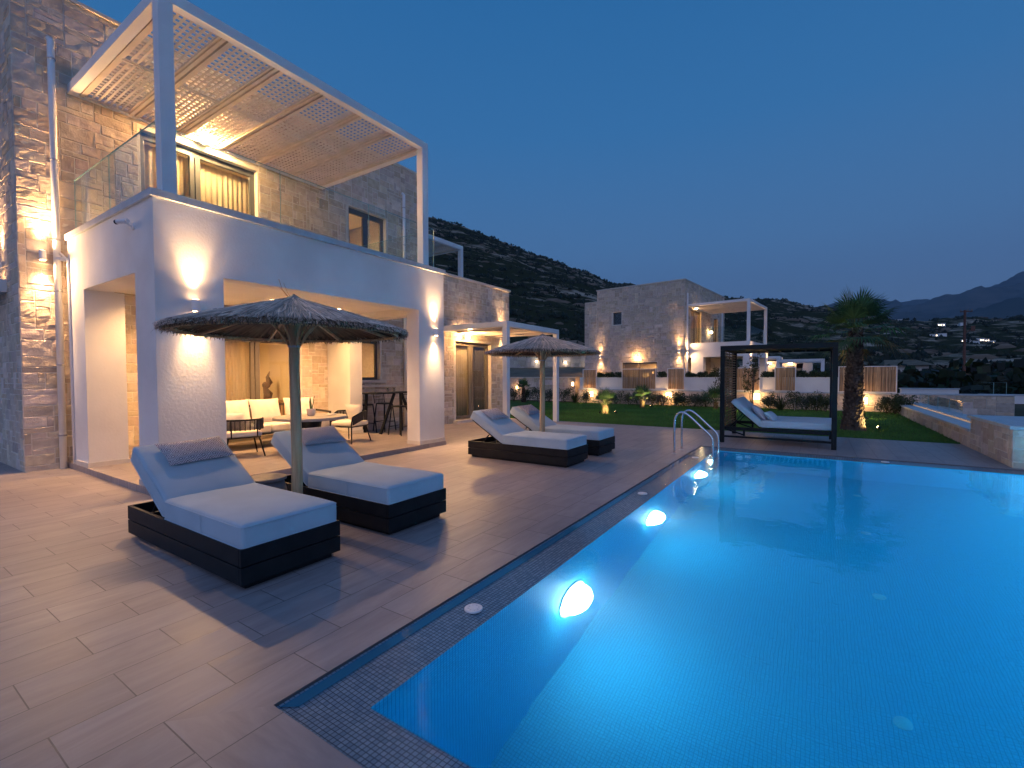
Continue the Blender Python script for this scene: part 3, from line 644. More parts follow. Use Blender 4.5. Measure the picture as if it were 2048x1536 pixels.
# interiors
mb = MB(); mb.box(2.2, 10.4, 14.2, 14.25, .1, 3.0); mb.box(7.30, 7.36, 10.7, 14.2, .1, 3.0); mb.box(3.2, 3.25, 10.7, 14.2, .1, 3.0)
mb.box(2.2, 10.4, 13.6, 13.65, 3.31, 7.3); mb.box(6.7, 6.76, 10.7, 13.6, 3.31, 7.3); mb.box(3.0, 3.06, 10.7, 13.6, 3.31, 7.3); mb.box(10.7, 14.1, 13.0, 13.05, .1, 4.1); mb.box(2.2, 10.4, 10.7, 13.6, 6.55, 6.6)
part(mb, 'interior_wall', M['interior'])
mb = MB(); mb.box(2.2, 14.1, 10.68, 14.2, .02, .088); part(mb, 'interior_floor', M['intfloor'])
mb = MB(); mb.box(5.35, 6.0, 13.4, 13.58, 3.35, 5.3); part(mb, 'cupboard', M['pink'])
def curtain(x0, x1, z0, z1, y, m, label, amp=.04, folds=9):
    mb = MB(); n = 90
    def fn(u, v): return (x0+(x1-x0)*u, y+amp*math.sin(u*folds*2*PI+.6*math.sin(u*9))*(1-.25*v), z0+(z1-z0)*v)
    mb.grid(n, 4, fn); o = mb.build('curtain', m, smooth=True); so_ = o.modifiers.new('thick', 'SOLIDIFY'); so_.thickness = .004
    return tag(o, label, 'curtain', None)
curtain(3.50, 4.40, 3.32, 5.93, 10.72, M['curtain'], 'sheer beige curtain at the left of the upstairs balcony door', folds=8, amp=.028)
curtain(4.47, 5.62, 3.32, 5.93, 10.72, M['curtain'], 'wide sheer beige curtain hanging behind the upstairs sliding pane', folds=11, amp=.028)
curtain(4.3, 5.72, .10, 2.33, 10.72, M['curtain'], 'sheer golden curtain behind the veranda sliding door', folds=14, amp=.028)
curtain(11.45, 12.30, .12, 2.6, 9.92, M['curtain'], 'golden curtain in the left pane of the wing door', folds=9, amp=.025)
curtain(12.42, 13.5, .12, 2.6, 9.92, M['greycurtain'], 'grey-brown curtain in the right pane of the wing door', folds=10, amp=.025)

# ------------------------------------------------------------------ lamps
def wall_lamp(loc, nrm, label, pw=60, up_=1.0, dn=1.0, group='up and down wall lamps', s=1.0, gname='wall_lamp', rz=0):
    nrm = V(nrm); c = V(loc)+nrm*.075*s
    t_ = empty(gname, loc, 0, label, 'wall lamp', group)
    mb = MB(); k = c-V(loc)
    mb.lathe([(.044*s, k.z-.075*s), (.044*s, k.z+.075*s)], 16, k.x, k.y); mb.bar(k*.1, k*.8, .05*s, .08*s)
    mb.build('lamp_body', M['white_plastic'], t_)
    for sg in (1, -1):
        l = MB(); l.lathe([(.036*s, k.z+sg*.076*s), (.036*s, k.z+sg*.078*s)][::sg], 12, k.x, k.y); l.build('lens', M['lamp_on'], t_)
        q = up_ if sg > 0 else dn
        if q:
            light('SPOT', c+V((0, 0, sg*.085*s)), pw*q*1.95, WARM2, .05*s, spot=150, blend=1, aim=(nrm.x*.95, nrm.y*.95, sg))
            light('SPOT', c+V((0, 0, sg*.085*s)), pw*q*1.6, WARM2, .025*s, spot=56, blend=1, aim=(nrm.x*-.02, nrm.y*-.02, sg))
    return t_
wall_lamp((2.775, 6.78, 2.42), (0, -1, 0), 'white up-down lamp on the near corner column behind the thatched parasol', 125)
wall_lamp((7.30, 6.78, 2.43), (0, -1, 0), 'white up-down lamp on the far white veranda column', 125)
wall_lamp((2.10, WY-.02, 3.44), (0, -1, 0), 'white up-down lamp on the stone wall beside the downpipe', 190)
wall_lamp((1.82, 11.32, 3.36), (-1, 0, 0), 'white up-down lamp at the left edge above the entrance lintel', 120)
wall_lamp((13.86, 9.58, 3.05), (0, -1, 0), 'white up-down lamp at the far corner of the stone wing', 90)
def spot_fixture(loc, label, pw):
    t_ = empty('facade_spotlight', loc, 0, label, 'spotlight')
    mb = MB(); mb.box(-.05, .05, -.10, 0, -.05, .05); mb.build('lamp_body', M['white_plastic'], t_, bevel=.008)
    l = MB(); l.ell((0, -.15, 0), (.07, .07, .075), 16, 10); l.build('bulb', M['bulb'], t_, smooth=True)
    light('POINT', V(loc)+V((0, -.27, .0)), pw, WARM, .04)
spot_fixture((4.45, WY-.02, 6.20), 'blazing lamp above the upstairs sliding door under the lattice roof', 520)
spot_fixture((11.75, 9.58, 2.78), 'glowing lamp above the wing sliding door', 150)
def downlight(loc, label, pw, c=WARM, spot=150, size=.05):
    o = MB().lathe([(.055, -.012), (.055, 0)], 16).build('ceiling_light', M['lamp_on'], loc=loc)
    tag(o, label, 'ceiling light'); light('SPOT', V(loc)-V((0, 0, .03)), pw, c, size, spot=spot, blend=.6, aim=(0, 0, -1)); return o
for x, lb in ((3.55, 'recessed veranda ceiling light over the left end of the sofa'), (5.05, 'recessed veranda ceiling light above the round table'), (6.5, 'recessed veranda ceiling light near the inner white pillar')):
    downlight((x, 8.9, 2.998), lb, 330)
for x, y, z, pw, lb in ((5.2, 12.0, 3.018, 520, 'recessed living room ceiling light seen through the veranda door'), (8.7, 11.8, 3.018, 330, 'recessed kitchen ceiling light behind the small window'), (4.7, 11.8, 6.545, 600, 'recessed bedroom ceiling light behind the upstairs curtains'), (8.6, 12.2, 6.545, 380, 'recessed ceiling light in the room behind the narrow balcony door'), (12.2, 11.0, 4.195, 170, 'recessed ceiling light in the wing room')):
    downlight((x, y, z), lb, pw, spot=170, size=.3)
# ------------------------------------------------------------------ loungers
def make_lounger():
    t_ = empty('sun_lounger', (0, 0, 0), 0, 'x', 'sun lounger', 'black box-base sun loungers with pale mattresses')
    mb = MB(); X, Y = .40, 1.03; th = .03
    for z0, z1 in ((.045, .168), (.176, .30)):
        mb.box(-X, X, -Y, -Y+th, z0, z1); mb.box(-X, X, Y-th, Y, z0, z1); mb.box(-X, -X+th, -Y+th+.001, Y-th-.001, z0, z1); mb.box(X-th, X, -Y+th+.001, Y-th-.001, z0, z1)
    mb.build('base', M['black'], t_, bevel=.003)
    mb = MB(); mb.box(-X+.05, X-.05, -Y+.05, Y-.05, 0, .06); mb.box(-X+.034, X-.034, -Y+.034, .27, .24, .262)
    for y in (.45, .75): mb.box(-X+.032, X-.032, y, y+.04, .22, .25)
    mb.build('plinth', M['black'], t_)
    mb = MB(); mb.grid  # seat mattress with softly rounded corners
    mb.rbox((0, -.372, .372), (.388, .645, .092), .035, crown=.012); mo = mb.build('mattress', M['cushion'], t_, smooth=True)
    def piping(c, hx, hy, z, r, rot=None):
        P = []
        for qx, qy, a0 in ((1, 1, 0), (-1, 1, 90), (-1, -1, 180), (1, -1, 270)):
            for k in range(5):
                an = math.radians(a0+k*22.5); p = V((qx*(hx-r)+math.cos(an)*r, qy*(hy-r)+math.sin(an)*r, z)); P.append(V(c)+(rot @ p if rot else p))
        P.append(P[0].copy()); return P
    for z in (.072, -.072): MB().tube(piping((0, -.372, .372), .387, .644, z, .03), .0045, 6, caps=False).build('piping', M['cushion'], mo, smooth=True)
    MB().tube([(-.3895, -.42, .30), (-.392, -.42, .37), (-.3895, -.42, .44)], .003, 5).build('seam', M['cushion'], mo)
    a = math.radians(31); R_ = Matrix.Rotation(a, 3, 'X'); c = V((0, .285, .285))+R_ @ V((0, .42, .090))
    b = MB(); b.rbox(c, (.385, .425, .082), .035, rot=R_, crown=.010); bo = b.build('backrest_cushion', M['cushion'], t_, smooth=True)
    for z in (.063, -.063): MB().tube(piping(c, .384, .424, z, .03, R_), .0045, 6, caps=False).build('piping', M['cushion'], bo, smooth=True)
    s = MB(); p0 = V((0, .27, .27)); q0 = p0+R_ @ V((0, .80, 0))
    for x in (-.33, .33): s.bar(p0+V((x, 0, 0)), q0+V((x, 0, 0)), .03, .022)
    s.bar(q0+V((-.34, 0, 0)), q0+V((.34, 0, 0)), .022, .03); s.bar(p0+R_ @ V((-.3, .4, 0)), p0+R_ @ V((.3, .4, 0)), .02, .03)
    for x in (-.28, .28): s.bar(p0+V((x, 0, 0))+R_ @ V((0, .38, 0)), (x, .80, .235), .018)
    for k in range(7): s.bar(p0+R_ @ V((-.33, .08+.11*k, .004)), p0+R_ @ V((.33, .08+.11*k, .004)), .05, .006)
    s.build('backrest_frame', M['black'], t_)
    return t_
lg = make_lounger()
LX = [(2.01, 4.335, 'nearest sun lounger with patterned pillow, left of the near parasol pole'), (3.335, 4.335, 'sun lounger just right of the near parasol pole, its head end behind the pole'),
      (7.125, 4.375, 'sun lounger on the left side of the far thatched parasol'), (8.44, 4.375, 'sun lounger half hidden behind another, right of the far parasol pole')]
def pillow_mesh(mb, w_, h_, th, nu=16, nv=12, tf=None, uvs=(1, 1), tuft=0):
    tf = tf or Matrix.Identity(4)
    for sg in (1, -1):
        def fn(u, v):
            x = (u-.5)*w_; y = (v-.5)*h_; k = max(0, (1-abs(2*u-1)**2.6))**.55*max(0, (1-abs(2*v-1)**2.6))**.55
            sx_ = 1-.05*(1-abs(2*v-1)**2); sy_ = 1-.05*(1-abs(2*u-1)**2)
            return tf @ V((x*sx_, y*sy_, sg*th/2*k+tuft*.012*noise.noise(V((x*9, y*9, sg*3)))))
        mb.grid(nu, nv, fn if sg > 0 else (lambda u, v: fn(1-u, v)), uvs)
for i, (x, y, lb) in enumerate(LX):
    o = lg if i == 0 else copytree(lg)
    put(o, (x, y, 0), 0, lb)
a = math.radians(31)
pm = MB(); pillow_mesh(pm, .58, .34, .07, uvs=(.58, .34))
po = None
for i, (x, y, lb) in enumerate(LX):
    if po is None: o = po = pm.build('lattice_pillow', M['pattern'], smooth=True)
    else: o = po.copy(); COL.objects.link(o)
    R_ = Matrix.Rotation(a, 3, 'X'); c = V((x+(.06, .08, .03, .02)[i], y+.285, .285))+R_ @ V((0, .635, .203))
    o.matrix_world = Matrix.Translation(c) @ R_.to_4x4() @ Matrix.Rotation((.05, -.03, .02, 0)[i], 4, 'Z')
    tag(o, 'small lattice-patterned pillow at the head of '+('the nearest lounger', 'the lounger right of the near parasol pole', 'the lounger left of the far parasol pole', 'the rearmost lounger right of the far parasol pole')[i], 'pillow', 'patterned lounger pillows')

# ------------------------------------------------------------------ thatched parasols
def make_parasol():
    t_ = empty('thatched_parasol', (0, 0, 0), 0, 'x', 'parasol', 'thatched parasols between the loungers')
    rnd = random.Random(12)
    mb = MB(); n = 14; zs = [0, .3, .7, 1.1, 1.5, 1.9, 2.2]
    mb.tube([(.004*math.sin(z*3), .004*math.cos(z*4), z) for z in zs], [.055, .054, .052, .051, .050, .049, .047], n); mb.build('pole', M['wood'], t_, smooth=True)
    def cone(r, a, dz=0): return V((math.cos(a)*r, math.sin(a)*r, 2.275-.31*(r/1.1)**.97+dz))
    mb = MB()
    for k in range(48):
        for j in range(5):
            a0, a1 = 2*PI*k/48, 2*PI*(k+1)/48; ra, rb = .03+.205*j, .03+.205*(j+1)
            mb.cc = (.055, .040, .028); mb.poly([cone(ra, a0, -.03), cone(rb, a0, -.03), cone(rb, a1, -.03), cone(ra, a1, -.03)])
    for _ in range(5200):
        a = rnd.uniform(0, 2*PI); lay = rnd.random(); r0 = rnd.uniform(.02, .62) if lay < .8 else rnd.uniform(.5, .85); r1 = min(1.1+rnd.gauss(0, .010), r0+rnd.uniform(.35, .75)) if lay < .55 else 1.10+rnd.gauss(0, .011)
        if r1-r0 < .1: continue
        da = rnd.gauss(0, .05); lift = rnd.uniform(-.012, .022)
        g = rnd.uniform(.55, 1.25); base = rnd.choice(((.86, .64, .50), (.70, .52, .42), (.95, .72, .56), (.58, .44, .36)))
        mb.cc = tuple(x*g for x in base)
        wd = rnd.uniform(.003, .007); pts = []
        m = 3
        for i in range(m+1):
            f = i/m; r = r0+(r1-r0)*f; p = cone(r, a+da*f, lift*(1-f)+rnd.uniform(-.002, .004)); pts.append(p)
        if r1 > 1.02: pts[-1] = pts[-1]+V((0, 0, -rnd.uniform(0, .05)))
        tdir = V((-math.sin(a), math.cos(a), 0)); b = len(mb.v)
        for i, p in enumerate(pts):
            ww = wd*(1-.35*i/m); mb.v += [tuple(p-tdir*ww), tuple(p+V((0, 0, wd*.8))), tuple(p+tdir*ww)]
        for i in range(m):
            q = b+i*3; mb.face((q, q+3, q+4, q+1)); mb.face((q+1, q+4, q+5, q+2))
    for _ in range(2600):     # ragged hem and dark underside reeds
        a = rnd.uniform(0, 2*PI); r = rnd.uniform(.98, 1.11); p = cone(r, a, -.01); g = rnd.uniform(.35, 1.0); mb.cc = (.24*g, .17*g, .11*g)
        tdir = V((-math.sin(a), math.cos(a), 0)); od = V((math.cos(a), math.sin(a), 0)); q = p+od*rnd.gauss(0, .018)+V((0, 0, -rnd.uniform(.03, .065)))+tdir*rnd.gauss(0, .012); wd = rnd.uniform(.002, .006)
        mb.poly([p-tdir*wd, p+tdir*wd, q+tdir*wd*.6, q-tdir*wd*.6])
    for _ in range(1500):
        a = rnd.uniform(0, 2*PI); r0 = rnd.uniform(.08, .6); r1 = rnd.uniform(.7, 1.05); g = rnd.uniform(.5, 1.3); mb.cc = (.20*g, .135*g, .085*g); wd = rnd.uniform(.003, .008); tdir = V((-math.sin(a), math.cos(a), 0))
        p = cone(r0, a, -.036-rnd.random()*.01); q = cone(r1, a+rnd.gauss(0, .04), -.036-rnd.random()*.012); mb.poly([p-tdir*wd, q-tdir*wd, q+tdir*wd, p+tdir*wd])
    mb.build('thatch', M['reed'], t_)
    mb = MB(); mb.lathe([(.115, 2.235), (.10, 2.262), (.012, 2.318), (.004, 2.325)], 16); mb.build('cap', M['stool'], t_)
    mb = MB()
    for k in range(8):
        a = 2*PI*k/8+.2; mb.bar(cone(.05, a, -.06), cone(1.06, a, -.055), .022, .03)
        c = V((math.cos(a), math.sin(a), 0)); mb.tube([c*.052+V((0, 0, 1.80)), c*.13+V((0, 0, 1.93)), cone(.30, a, -.07)], .009, 6)
    for k in range(24):
        a = 2*PI*k/24; mb.bar(cone(1.0, a, -.065), cone(1.0, a+2*PI/24, -.065), .018, .022)
    mb.build('ribs', M['wood'], t_)
    mb = MB(); mb.lathe([(.062, 1.79), (.062, 1.81)], 14); mb.build('collar', M['steel_dull'], t_)
    return t_
pa = make_parasol(); put(pa, (2.68, 4.36, 0), .3, 'near round thatched parasol on a knotted wooden pole between the two front loungers')
pb = copytree(pa); put(pb, (7.81, 4.43, 0), 1.7, 'far round thatched parasol on a wooden pole between the two rear loungers')
mb = MB(); mb.tube([(-.02, .02, 2.26), (-.10, .05, 2.36), (-.13, .06, 2.45)], .003, 5); mb.tube([(-.03, .02, 2.26), (-.075, .06, 2.34), (-.10, .08, 2.38)], .002, 5); mb.tube([(-.02, .0, 2.26), (-.05, .03, 2.33), (-.085, .045, 2.42)], .002, 5)
mb.build('stray_twigs', M['wood'], pa)
def stool_table(name, loc, label):
    t_ = empty(name, loc, 0, label, 'side table', 'round drum side tables under the parasols')
    MB().lathe([(.15, 0), (.185, .02), (.205, .16), (.20, .30), (.17, .405)], 32).build('drum', M['stool'], t_, smooth=True)
    MB().lathe([(.172, .405), (.20, .412), (.20, .435), (.19, .44)], 32).build('table_top', M['stool'], t_)
    return t_
stool_table('side_table', (2.64, 4.86, 0), 'drum-shaped grey side table behind the near parasol pole')
stool_table('side_table', (7.74, 4.92, 0), 'drum-shaped grey side table behind the far parasol pole')

# ------------------------------------------------------------------ pergolas
def pergola(loc, w_, d_, h_, nx, rows, label, post=.165, bt=.15, lattice=True, rz=0, posts=(1, 1), group=None, mt='white', inner=None):
    t_ = empty('pergola', loc, rz, label, 'pergola', group)
    inner = inner or M['warm_lit_white']; x0, x1, y0, y1 = 0, w_, 0, d_
    for k, x in enumerate((x0, x1-post)):
        if posts[k]: MB().box(x, x+post, y0, y0+post, 0, h_-bt).build('post', M[mt], t_, bevel=.005)
    mb = MB(); mb.box(x0, x1, y0, y0+.12, h_-bt+.001, h_); mb.box(x0, x0+.12, y0+.121, y1, h_-bt+.001, h_); mb.box(x1-.12, x1, y0+.121, y1, h_-bt+.001, h_); mb.box(x0+.121, x1-.121, y1-.06, y1, h_-bt+.001, h_-.01)
    mb.build('roof_beam', M[mt], t_, bevel=.004)
    px = (w_-.24)/nx; py = (d_-.18)/rows
    mb = MB()
    for i in range(nx+1):
        for s_ in (-1, 1):
            x = .12+px*i+s_*.040
            if .12 < x < w_-.12: mb.box(x-.026, x+.026, .122, y1-.061, h_-.145, h_-.03)
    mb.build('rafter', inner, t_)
    for i in range(nx):
        for j in range(rows):
            mb = MB(); a0 = .12+px*i+.07; a1 = .12+px*(i+1)-.07; b0 = .13+py*j+.02; b1 = .13+py*(j+1)-.02; z = h_-.115; dz = .045*(1 if j == 0 else 0); tilt = .055
            if lattice:
                zz = z+.012
                for xa in (a0, a1-.03): mb.box(xa, xa+.03, b0, b1, zz-.02, zz+.02)
                for ya in (b0, b1-.03): mb.box(a0+.031, a1-.031, ya, ya+.03, zz-.02, zz+.02)
                n1 = 7; n2 = max(4, int((b1-b0)/.105)); s1 = (a1-a0-.06)/n1; s2 = (b1-b0-.06)/n2
                for k in range(1, n1): mb.box(a0+.03+s1*k-.015, a0+.03+s1*k+.015, b0+.03, b1-.03, zz-.010, zz-.001)
                for k in range(1, n2): mb.box(a0+.03, a1-.03, b0+.03+s2*k-.022, b0+.03+s2*k+.022, zz+.001, zz+.010)
            else:
                n2 = max(3, int((b1-b0)/.10)); s2 = (b1-b0)/n2
                for k in range(n2+1): mb.box(a0, a1, b0+s2*k-.03, b0+s2*k+.03, z, z+.02)
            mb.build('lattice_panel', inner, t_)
    return t_
M['warm_lit_white'] = mat('warm_lit_white_paint', (.62, .53, .44), .6, (.70, .60, .51), 3, .1, 40)  # warm lamplight put into the colour of the white-painted inner timber
pergola((2.47, 6.80, 3.80), 4.72, 3.58, 2.52, 6, 2, 'large white pergola with lattice roof panels over the upstairs balcony')
pergola((10.55, 7.10, 0), 3.08, 2.48, 3.02, 4, 2, 'low white pergola over the terrace in front of the wing door', post=.15)
pergola((10.9, 11.6, 4.35), 3.3, 3.0, 2.22, 4, 2, 'white pergola standing on the roof of the stone wing', post=.15)
# security camera
t_ = empty('security_camera', (2.36, 7.40, 3.50), 0, 'small white security camera on the side of the balcony block', 'camera')
mb = MB(); mb.tube([(0, 0, -.06), (-.02, 0, -.06)], .045, 14); mb.bar((-.02, 0, -.06), (-.10, .03, -.01), .02); mb.build('bracket', M['white_plastic'], t_)
MB().tube([(-.06, -.01, 0), (-.12, .15, .0)], .028, 12).build('camera_body', M['white_plastic'], t_, smooth=False)
MB().tube([(-.12, .15, 0), (-.128, .175, -.003)], .029, 12).build('lens', M['black'], t_)

# ------------------------------------------------------------------ veranda furniture
FZ = .09
def cushion(loc, w_, h_, th, rz, tilt, m, label, group, name='cushion'):
    mb = MB(); pillow_mesh(mb, w_, h_, th, 18, 14, tuft=1); o = mb.build(name, m, smooth=True)
    o.matrix_world = Matrix.Translation(loc) @ Matrix.Rotation(rz, 4, 'Z') @ Matrix.Rotation(PI/2-tilt, 4, 'X')
    return tag(o, label, 'cushion', group)
so_ = empty('sofa', (5.0, 9.55, FZ), 0, 'long low outdoor sofa with dark frame and cream seat behind the round table', 'sofa')
mb = MB(); mb.box(-1.25, 1.45, -.42, .40, .26, .30)
for x in (-1.2, 1.4):
    for y in (-.38, .36): mb.bar((x, y, 0), (x, y, .26), .04)
for x in (-1.25, 1.45): mb.bar((x, -.40, .30), (x, -.40, .62), .03); mb.bar((x, .40, .30), (x, .40, .80), .03); mb.bar((x, -.41, .62), (x, .41, .66), .04)
mb.bar((-1.25, .40, .80), (1.45, .40, .80), .04); mb.build('frame', M['rope'], so_)
mb = MB()
for k in range(34): mb.tube([(-1.22+k*.08, .40, .32), (-1.22+k*.08, .41, .78)], .012, 5)
mb.build('rope_back', M['wood'], so_)
mb = MB()
for c in (-.58, .78): mb.rbox((c, -.03, .375), (.67, .40, .08), .035, crown=.012)
mb.build('seat_cushion', M['cream'], so_, smooth=True)
for k, (x, rz, lb) in enumerate(((3.98, .25, 'leftmost cream cushion leaning on the veranda sofa'), (4.60, -.05, 'second cream cushion from the left on the veranda sofa'), (5.25, .08, 'third cream cushion on the veranda sofa, left of the parasol pole'), (6.0, -.15, 'rightmost cream sofa cushion with a dark tassel'))):
    cushion((x, 9.66-.02*k, FZ+.70), .66, .52, .17, rz, .28, M['cream'], lb, 'cream cushions on the veranda sofa')
tb = empty('round_table', (5.22, 8.0, FZ), 0, 'round concrete-topped table with black pedestal in the veranda', 'table')
MB().lathe([(.60, .605), (.65, .612), (.65, .655), (.64, .662)], 48).build('table_top', M['tabletop'], tb)
MB().lathe([(.30, 0), (.29, .03), (.16, .30), (.20, .604)], 24).build('pedestal', M['black'], tb)
pt = empty('potted_plant', (5.28, 8.08, FZ+.662), 0, 'snake plant in a small pale pot on the round table', 'potted plant')
MB().lathe([(.055, 0), (.072, .01), (.082, .13), (.078, .135), (.07, .125)], 20).build('pot', M['terracotta'], pt, smooth=True)
mb = MB(); rnd = random.Random(4)
for k in range(8):
    a = rnd.uniform(0, 6.3); h = rnd.uniform(.16, .30); b = len(mb.v); g = rnd.uniform(.7, 1.2); mb.cc = (.05*g, .09*g, .04*g); l = V((math.cos(a), math.sin(a), 0)); s_ = V((-math.sin(a), math.cos(a), 0))
    def fn(u, v): return l*(.02+.05*v*v)+s_*(u-.5)*.03*(1-v**3)+V((0, 0, .11+h*v))+l*.008*abs(u-.5)
    mb.grid(2, 5, fn)
mb.build('leaves', M['leafdark'], pt)
o = MB(); pillow_mesh(o, .20, .13, .04, 8, 8); o = o.build('folded_napkin', M['cream'], smooth=True, loc=(5.55, 7.82, FZ+.682)); tag(o, 'folded cream napkin lying on the round table', 'napkin')
def armchair(loc, rz, label):
    t_ = empty('rope_armchair', loc, rz, label, 'armchair', 'woven rope armchairs round the table')
    for sx_, sy_ in ((-1, -1), (1, -1), (-1, 1), (1, 1)):
        MB().tube([(sx_*.24, sy_*.22, .34), (sx_*.31, sy_*.30, 0)], [.016, .011], 8).build('leg', M['black'], t_)
    mb = MB(); mb.tube([(-.27, .28, .35), (.27, .28, .35), (.30, -.05, .35), (.25, -.27, .35), (-.25, -.27, .35), (-.30, -.05, .35), (-.27, .28, .35)], .013, 8)
    def arc(z, k=0, r=.34): return [(r*math.cos(a), -.02+r*.98*math.sin(a)+k, z) for a in [PI*(1.08+.84*i/16)-0 for i in range(17)]]
    def band(z): return [(-.31, .26, z-.10)]+[(.345*math.cos(PI+PI*i/14), -.0+.33*math.sin(PI+PI*i/14), z) for i in range(15)]+[(.31, .26, z-.10)]
    mb.tube(band(.66), .013, 8); mb.tube([(-.31, .26, .56), (-.28, .28, .35)], .012, 8); mb.tube([(.31, .26, .56), (.28, .28, .35)], .012, 8)
    mb.tube([(-.2, -.27, .66), (-.2, -.27, .35)], .011, 8); mb.tube([(.2, -.27, .66), (.2, -.27, .35)], .011, 8)
    mb.build('frame', M['black'], t_)
    mb = MB(); rnd = random.Random(2)
    for k in range(9):
        z = .49+k*.019; mb.tube(band(z), .0085, 6)
    A_ = band(.575)
    for i in range(1, len(A_)-1, 1): mb.bar(V(A_[i])-V((0, 0, .10)), V(A_[i])+V((0, 0, .085)), .022, .012)
    mb.build('rope_back', M['rope'], t_)
    mb = MB(); mb.rbox((0, .0, .405), (.28, .27, .05), .035, crown=.01); mb.build('seat_cushion', M['cream'], t_, smooth=True)
    return t_
armchair((4.22, 8.55, FZ), -.28, 'dark rope armchair seen from behind at the left of the round table')
armchair((6.42, 8.42, FZ), 1.75, 'dark rope armchair with cream pillow right of the round table')
cushion((4.08, 8.62, FZ+.60), .44, .36, .13, -.5, .3, M['cream'], 'cream pillow in the armchair left of the round table', None)
cushion((6.55, 8.43, FZ+.62), .46, .40, .13, 1.75, .35, M['cream'], 'cream pillow in the armchair right of the round table', None)
br = empty('bar_table', (8.35, 9.30, 0), 0, 'tall black bar table with slanting legs beyond the veranda', 'bar table')
MB().box(-.70, .75, -.32, .32, 1.06, 1.09).build('table_top', M['black'], br, bevel=.004)
for x, s_ in ((-.55, 1), (.6, -1)):
    for y, yy in ((-.26, .1), (.26, -.1)): MB().bar((x+s_*.45*(1 if y < 0 else 0), y, 1.06), (x-s_*.05, y*1.05, 0), .055).build('leg', M['black'], br)
def barstool(loc, rz, label, first=[]):
    if first:
        o = copytree(first[0]); return put(o, loc, rz, label)
    t_ = empty('bar_stool', loc, rz, label, 'bar stool', 'black wire bar stools at the bar table'); first.append(t_)
    for a, b in ((-1, -1), (1, -1), (-1, 1), (1, 1)): MB().bar((a*.15, b*.15, .74), (a*.22, b*.21, 0), .022).build('leg', M['black'], t_)
    mb = MB(); mb.tube([(.205, .2, .26), (-.205, .2, .26), (-.205, -.2, .26), (.205, -.2, .26), (.205, .2, .26)], .009, 6); mb.build('footrest', M['black'], t_)
    mb = MB(); mb.ell((0, 0, .755), (.20, .19, .022), 20, 8, p=.5); mb.build('seat', M['black'], t_, smooth=True)
    mb = MB(); mb.tube([(-.19, -.17, .76), (-.20, -.21, 1.0), (-.16, -.22, 1.06), (.16, -.22, 1.06), (.20, -.21, 1.0), (.19, -.17, .76)], .010, 8)
    for k in range(6): mb.tube([(-.14+.056*k, -.215, 1.06), (-.14+.056*k, -.19, .77)], .004, 5)
    for z in (.86, .95): mb.tube([(-.195, -.205, z), (.195, -.205, z)], .004, 5)
    mb.build('backrest', M['black'], t_)
    return t_
barstool((8.05, 9.95, 0), PI, 'black wire bar stool at the left rear of the bar table')
barstool((8.72, 9.95, 0), PI+.1, 'black wire bar stool behind the bar table, second from the left')
barstool((8.10, 8.66, 0), .1, 'black wire bar stool in front of the bar table beside the white column')
for x, lb in ((8.28, 'small dark plant cup on the bar table, the left one'), (8.50, 'small dark plant cup on the bar table, the right one')):
    c = empty('plant_cup', (x, 9.32, 1.09), 0, lb, 'plant cup', 'plant cups on the bar table'); MB().lathe([(.022, 0), (.034, .07)], 14).build('cup', M['stool'], c)
    mb = MB(); mb.cc = (.04, .06, .03)
    for k in range(9):
        a_ = k*.7; mb.poly([(0, 0, .06), (.02*math.cos(a_+.6), .02*math.sin(a_+.6), .09), (.05*math.cos(a_), .05*math.sin(a_), .13)])
    mb.build('leaves', M['leafdark'], c)
# things inside the living room
sh = empty('wall_shelf', (6.75, 12.6, .80), 0, 'narrow console shelf inside the living room', 'shelf'); MB().box(-.65, .5, -.2, .2, 0, .05).build('board', M['wood'], sh)
for x in (-.6, .45): MB().box(x, x+.05, -.18, .18, -.71, -.001).build('leg', M['wood'], sh)
mb = MB(); mb.tube([(0, 0, 0), (.03, 0, .18), (-.05, 0, .34), (.07, 0, .50), (.02, 0, .64), (.08, 0, .80)], [.10, .12, .06, .09, .05, .01], 10); mb.ell((-.02, 0, .42), (.12, .05, .10), 10, 8)
tag(mb.build('sculpture', M['art'], loc=(6.92, 12.6, .85), smooth=True), 'dark twisted bronze sculpture on the living room shelf', 'sculpture')
tag(MB().box(-.16, .16, -.05, .05, 0, .17).box(-.12, .12, -.06, -.051, .03, .14).build('keepsake_box', M['art'], loc=(6.42, 12.6, .85)), 'small brown box on the living room shelf', 'box')
pf = empty('picture_frame', (6.25, 13.4, 1.5), 0, 'thin dark picture frame on the living room wall', 'picture'); mb = MB(); mb.box(0, .03, 0, .03, 0, .9); mb.box(.45, .48, 0, .03, 0, .9); mb.box(.031, .449, 0, .03, 0, .03); mb.box(.031, .449, 0, .03, .87, .9); mb.build('frame', M['black'], pf); MB().box(.03, .45, .01, .02, .03, .87).build('print', M['cream'], pf)
kc = empty('kitchen_cabinet', (9.0, 13.2, .09), 0, 'pale kitchen cabinet seen through the small veranda window', 'cabinet'); MB().box(-.5, 1.3, 0, .6, 0, 1.5).build('cabinet_body', M['interior'], kc); MB().box(-.52, 1.32, -.02, .62, 1.5, 1.54).build('worktop', M['wood'], kc)

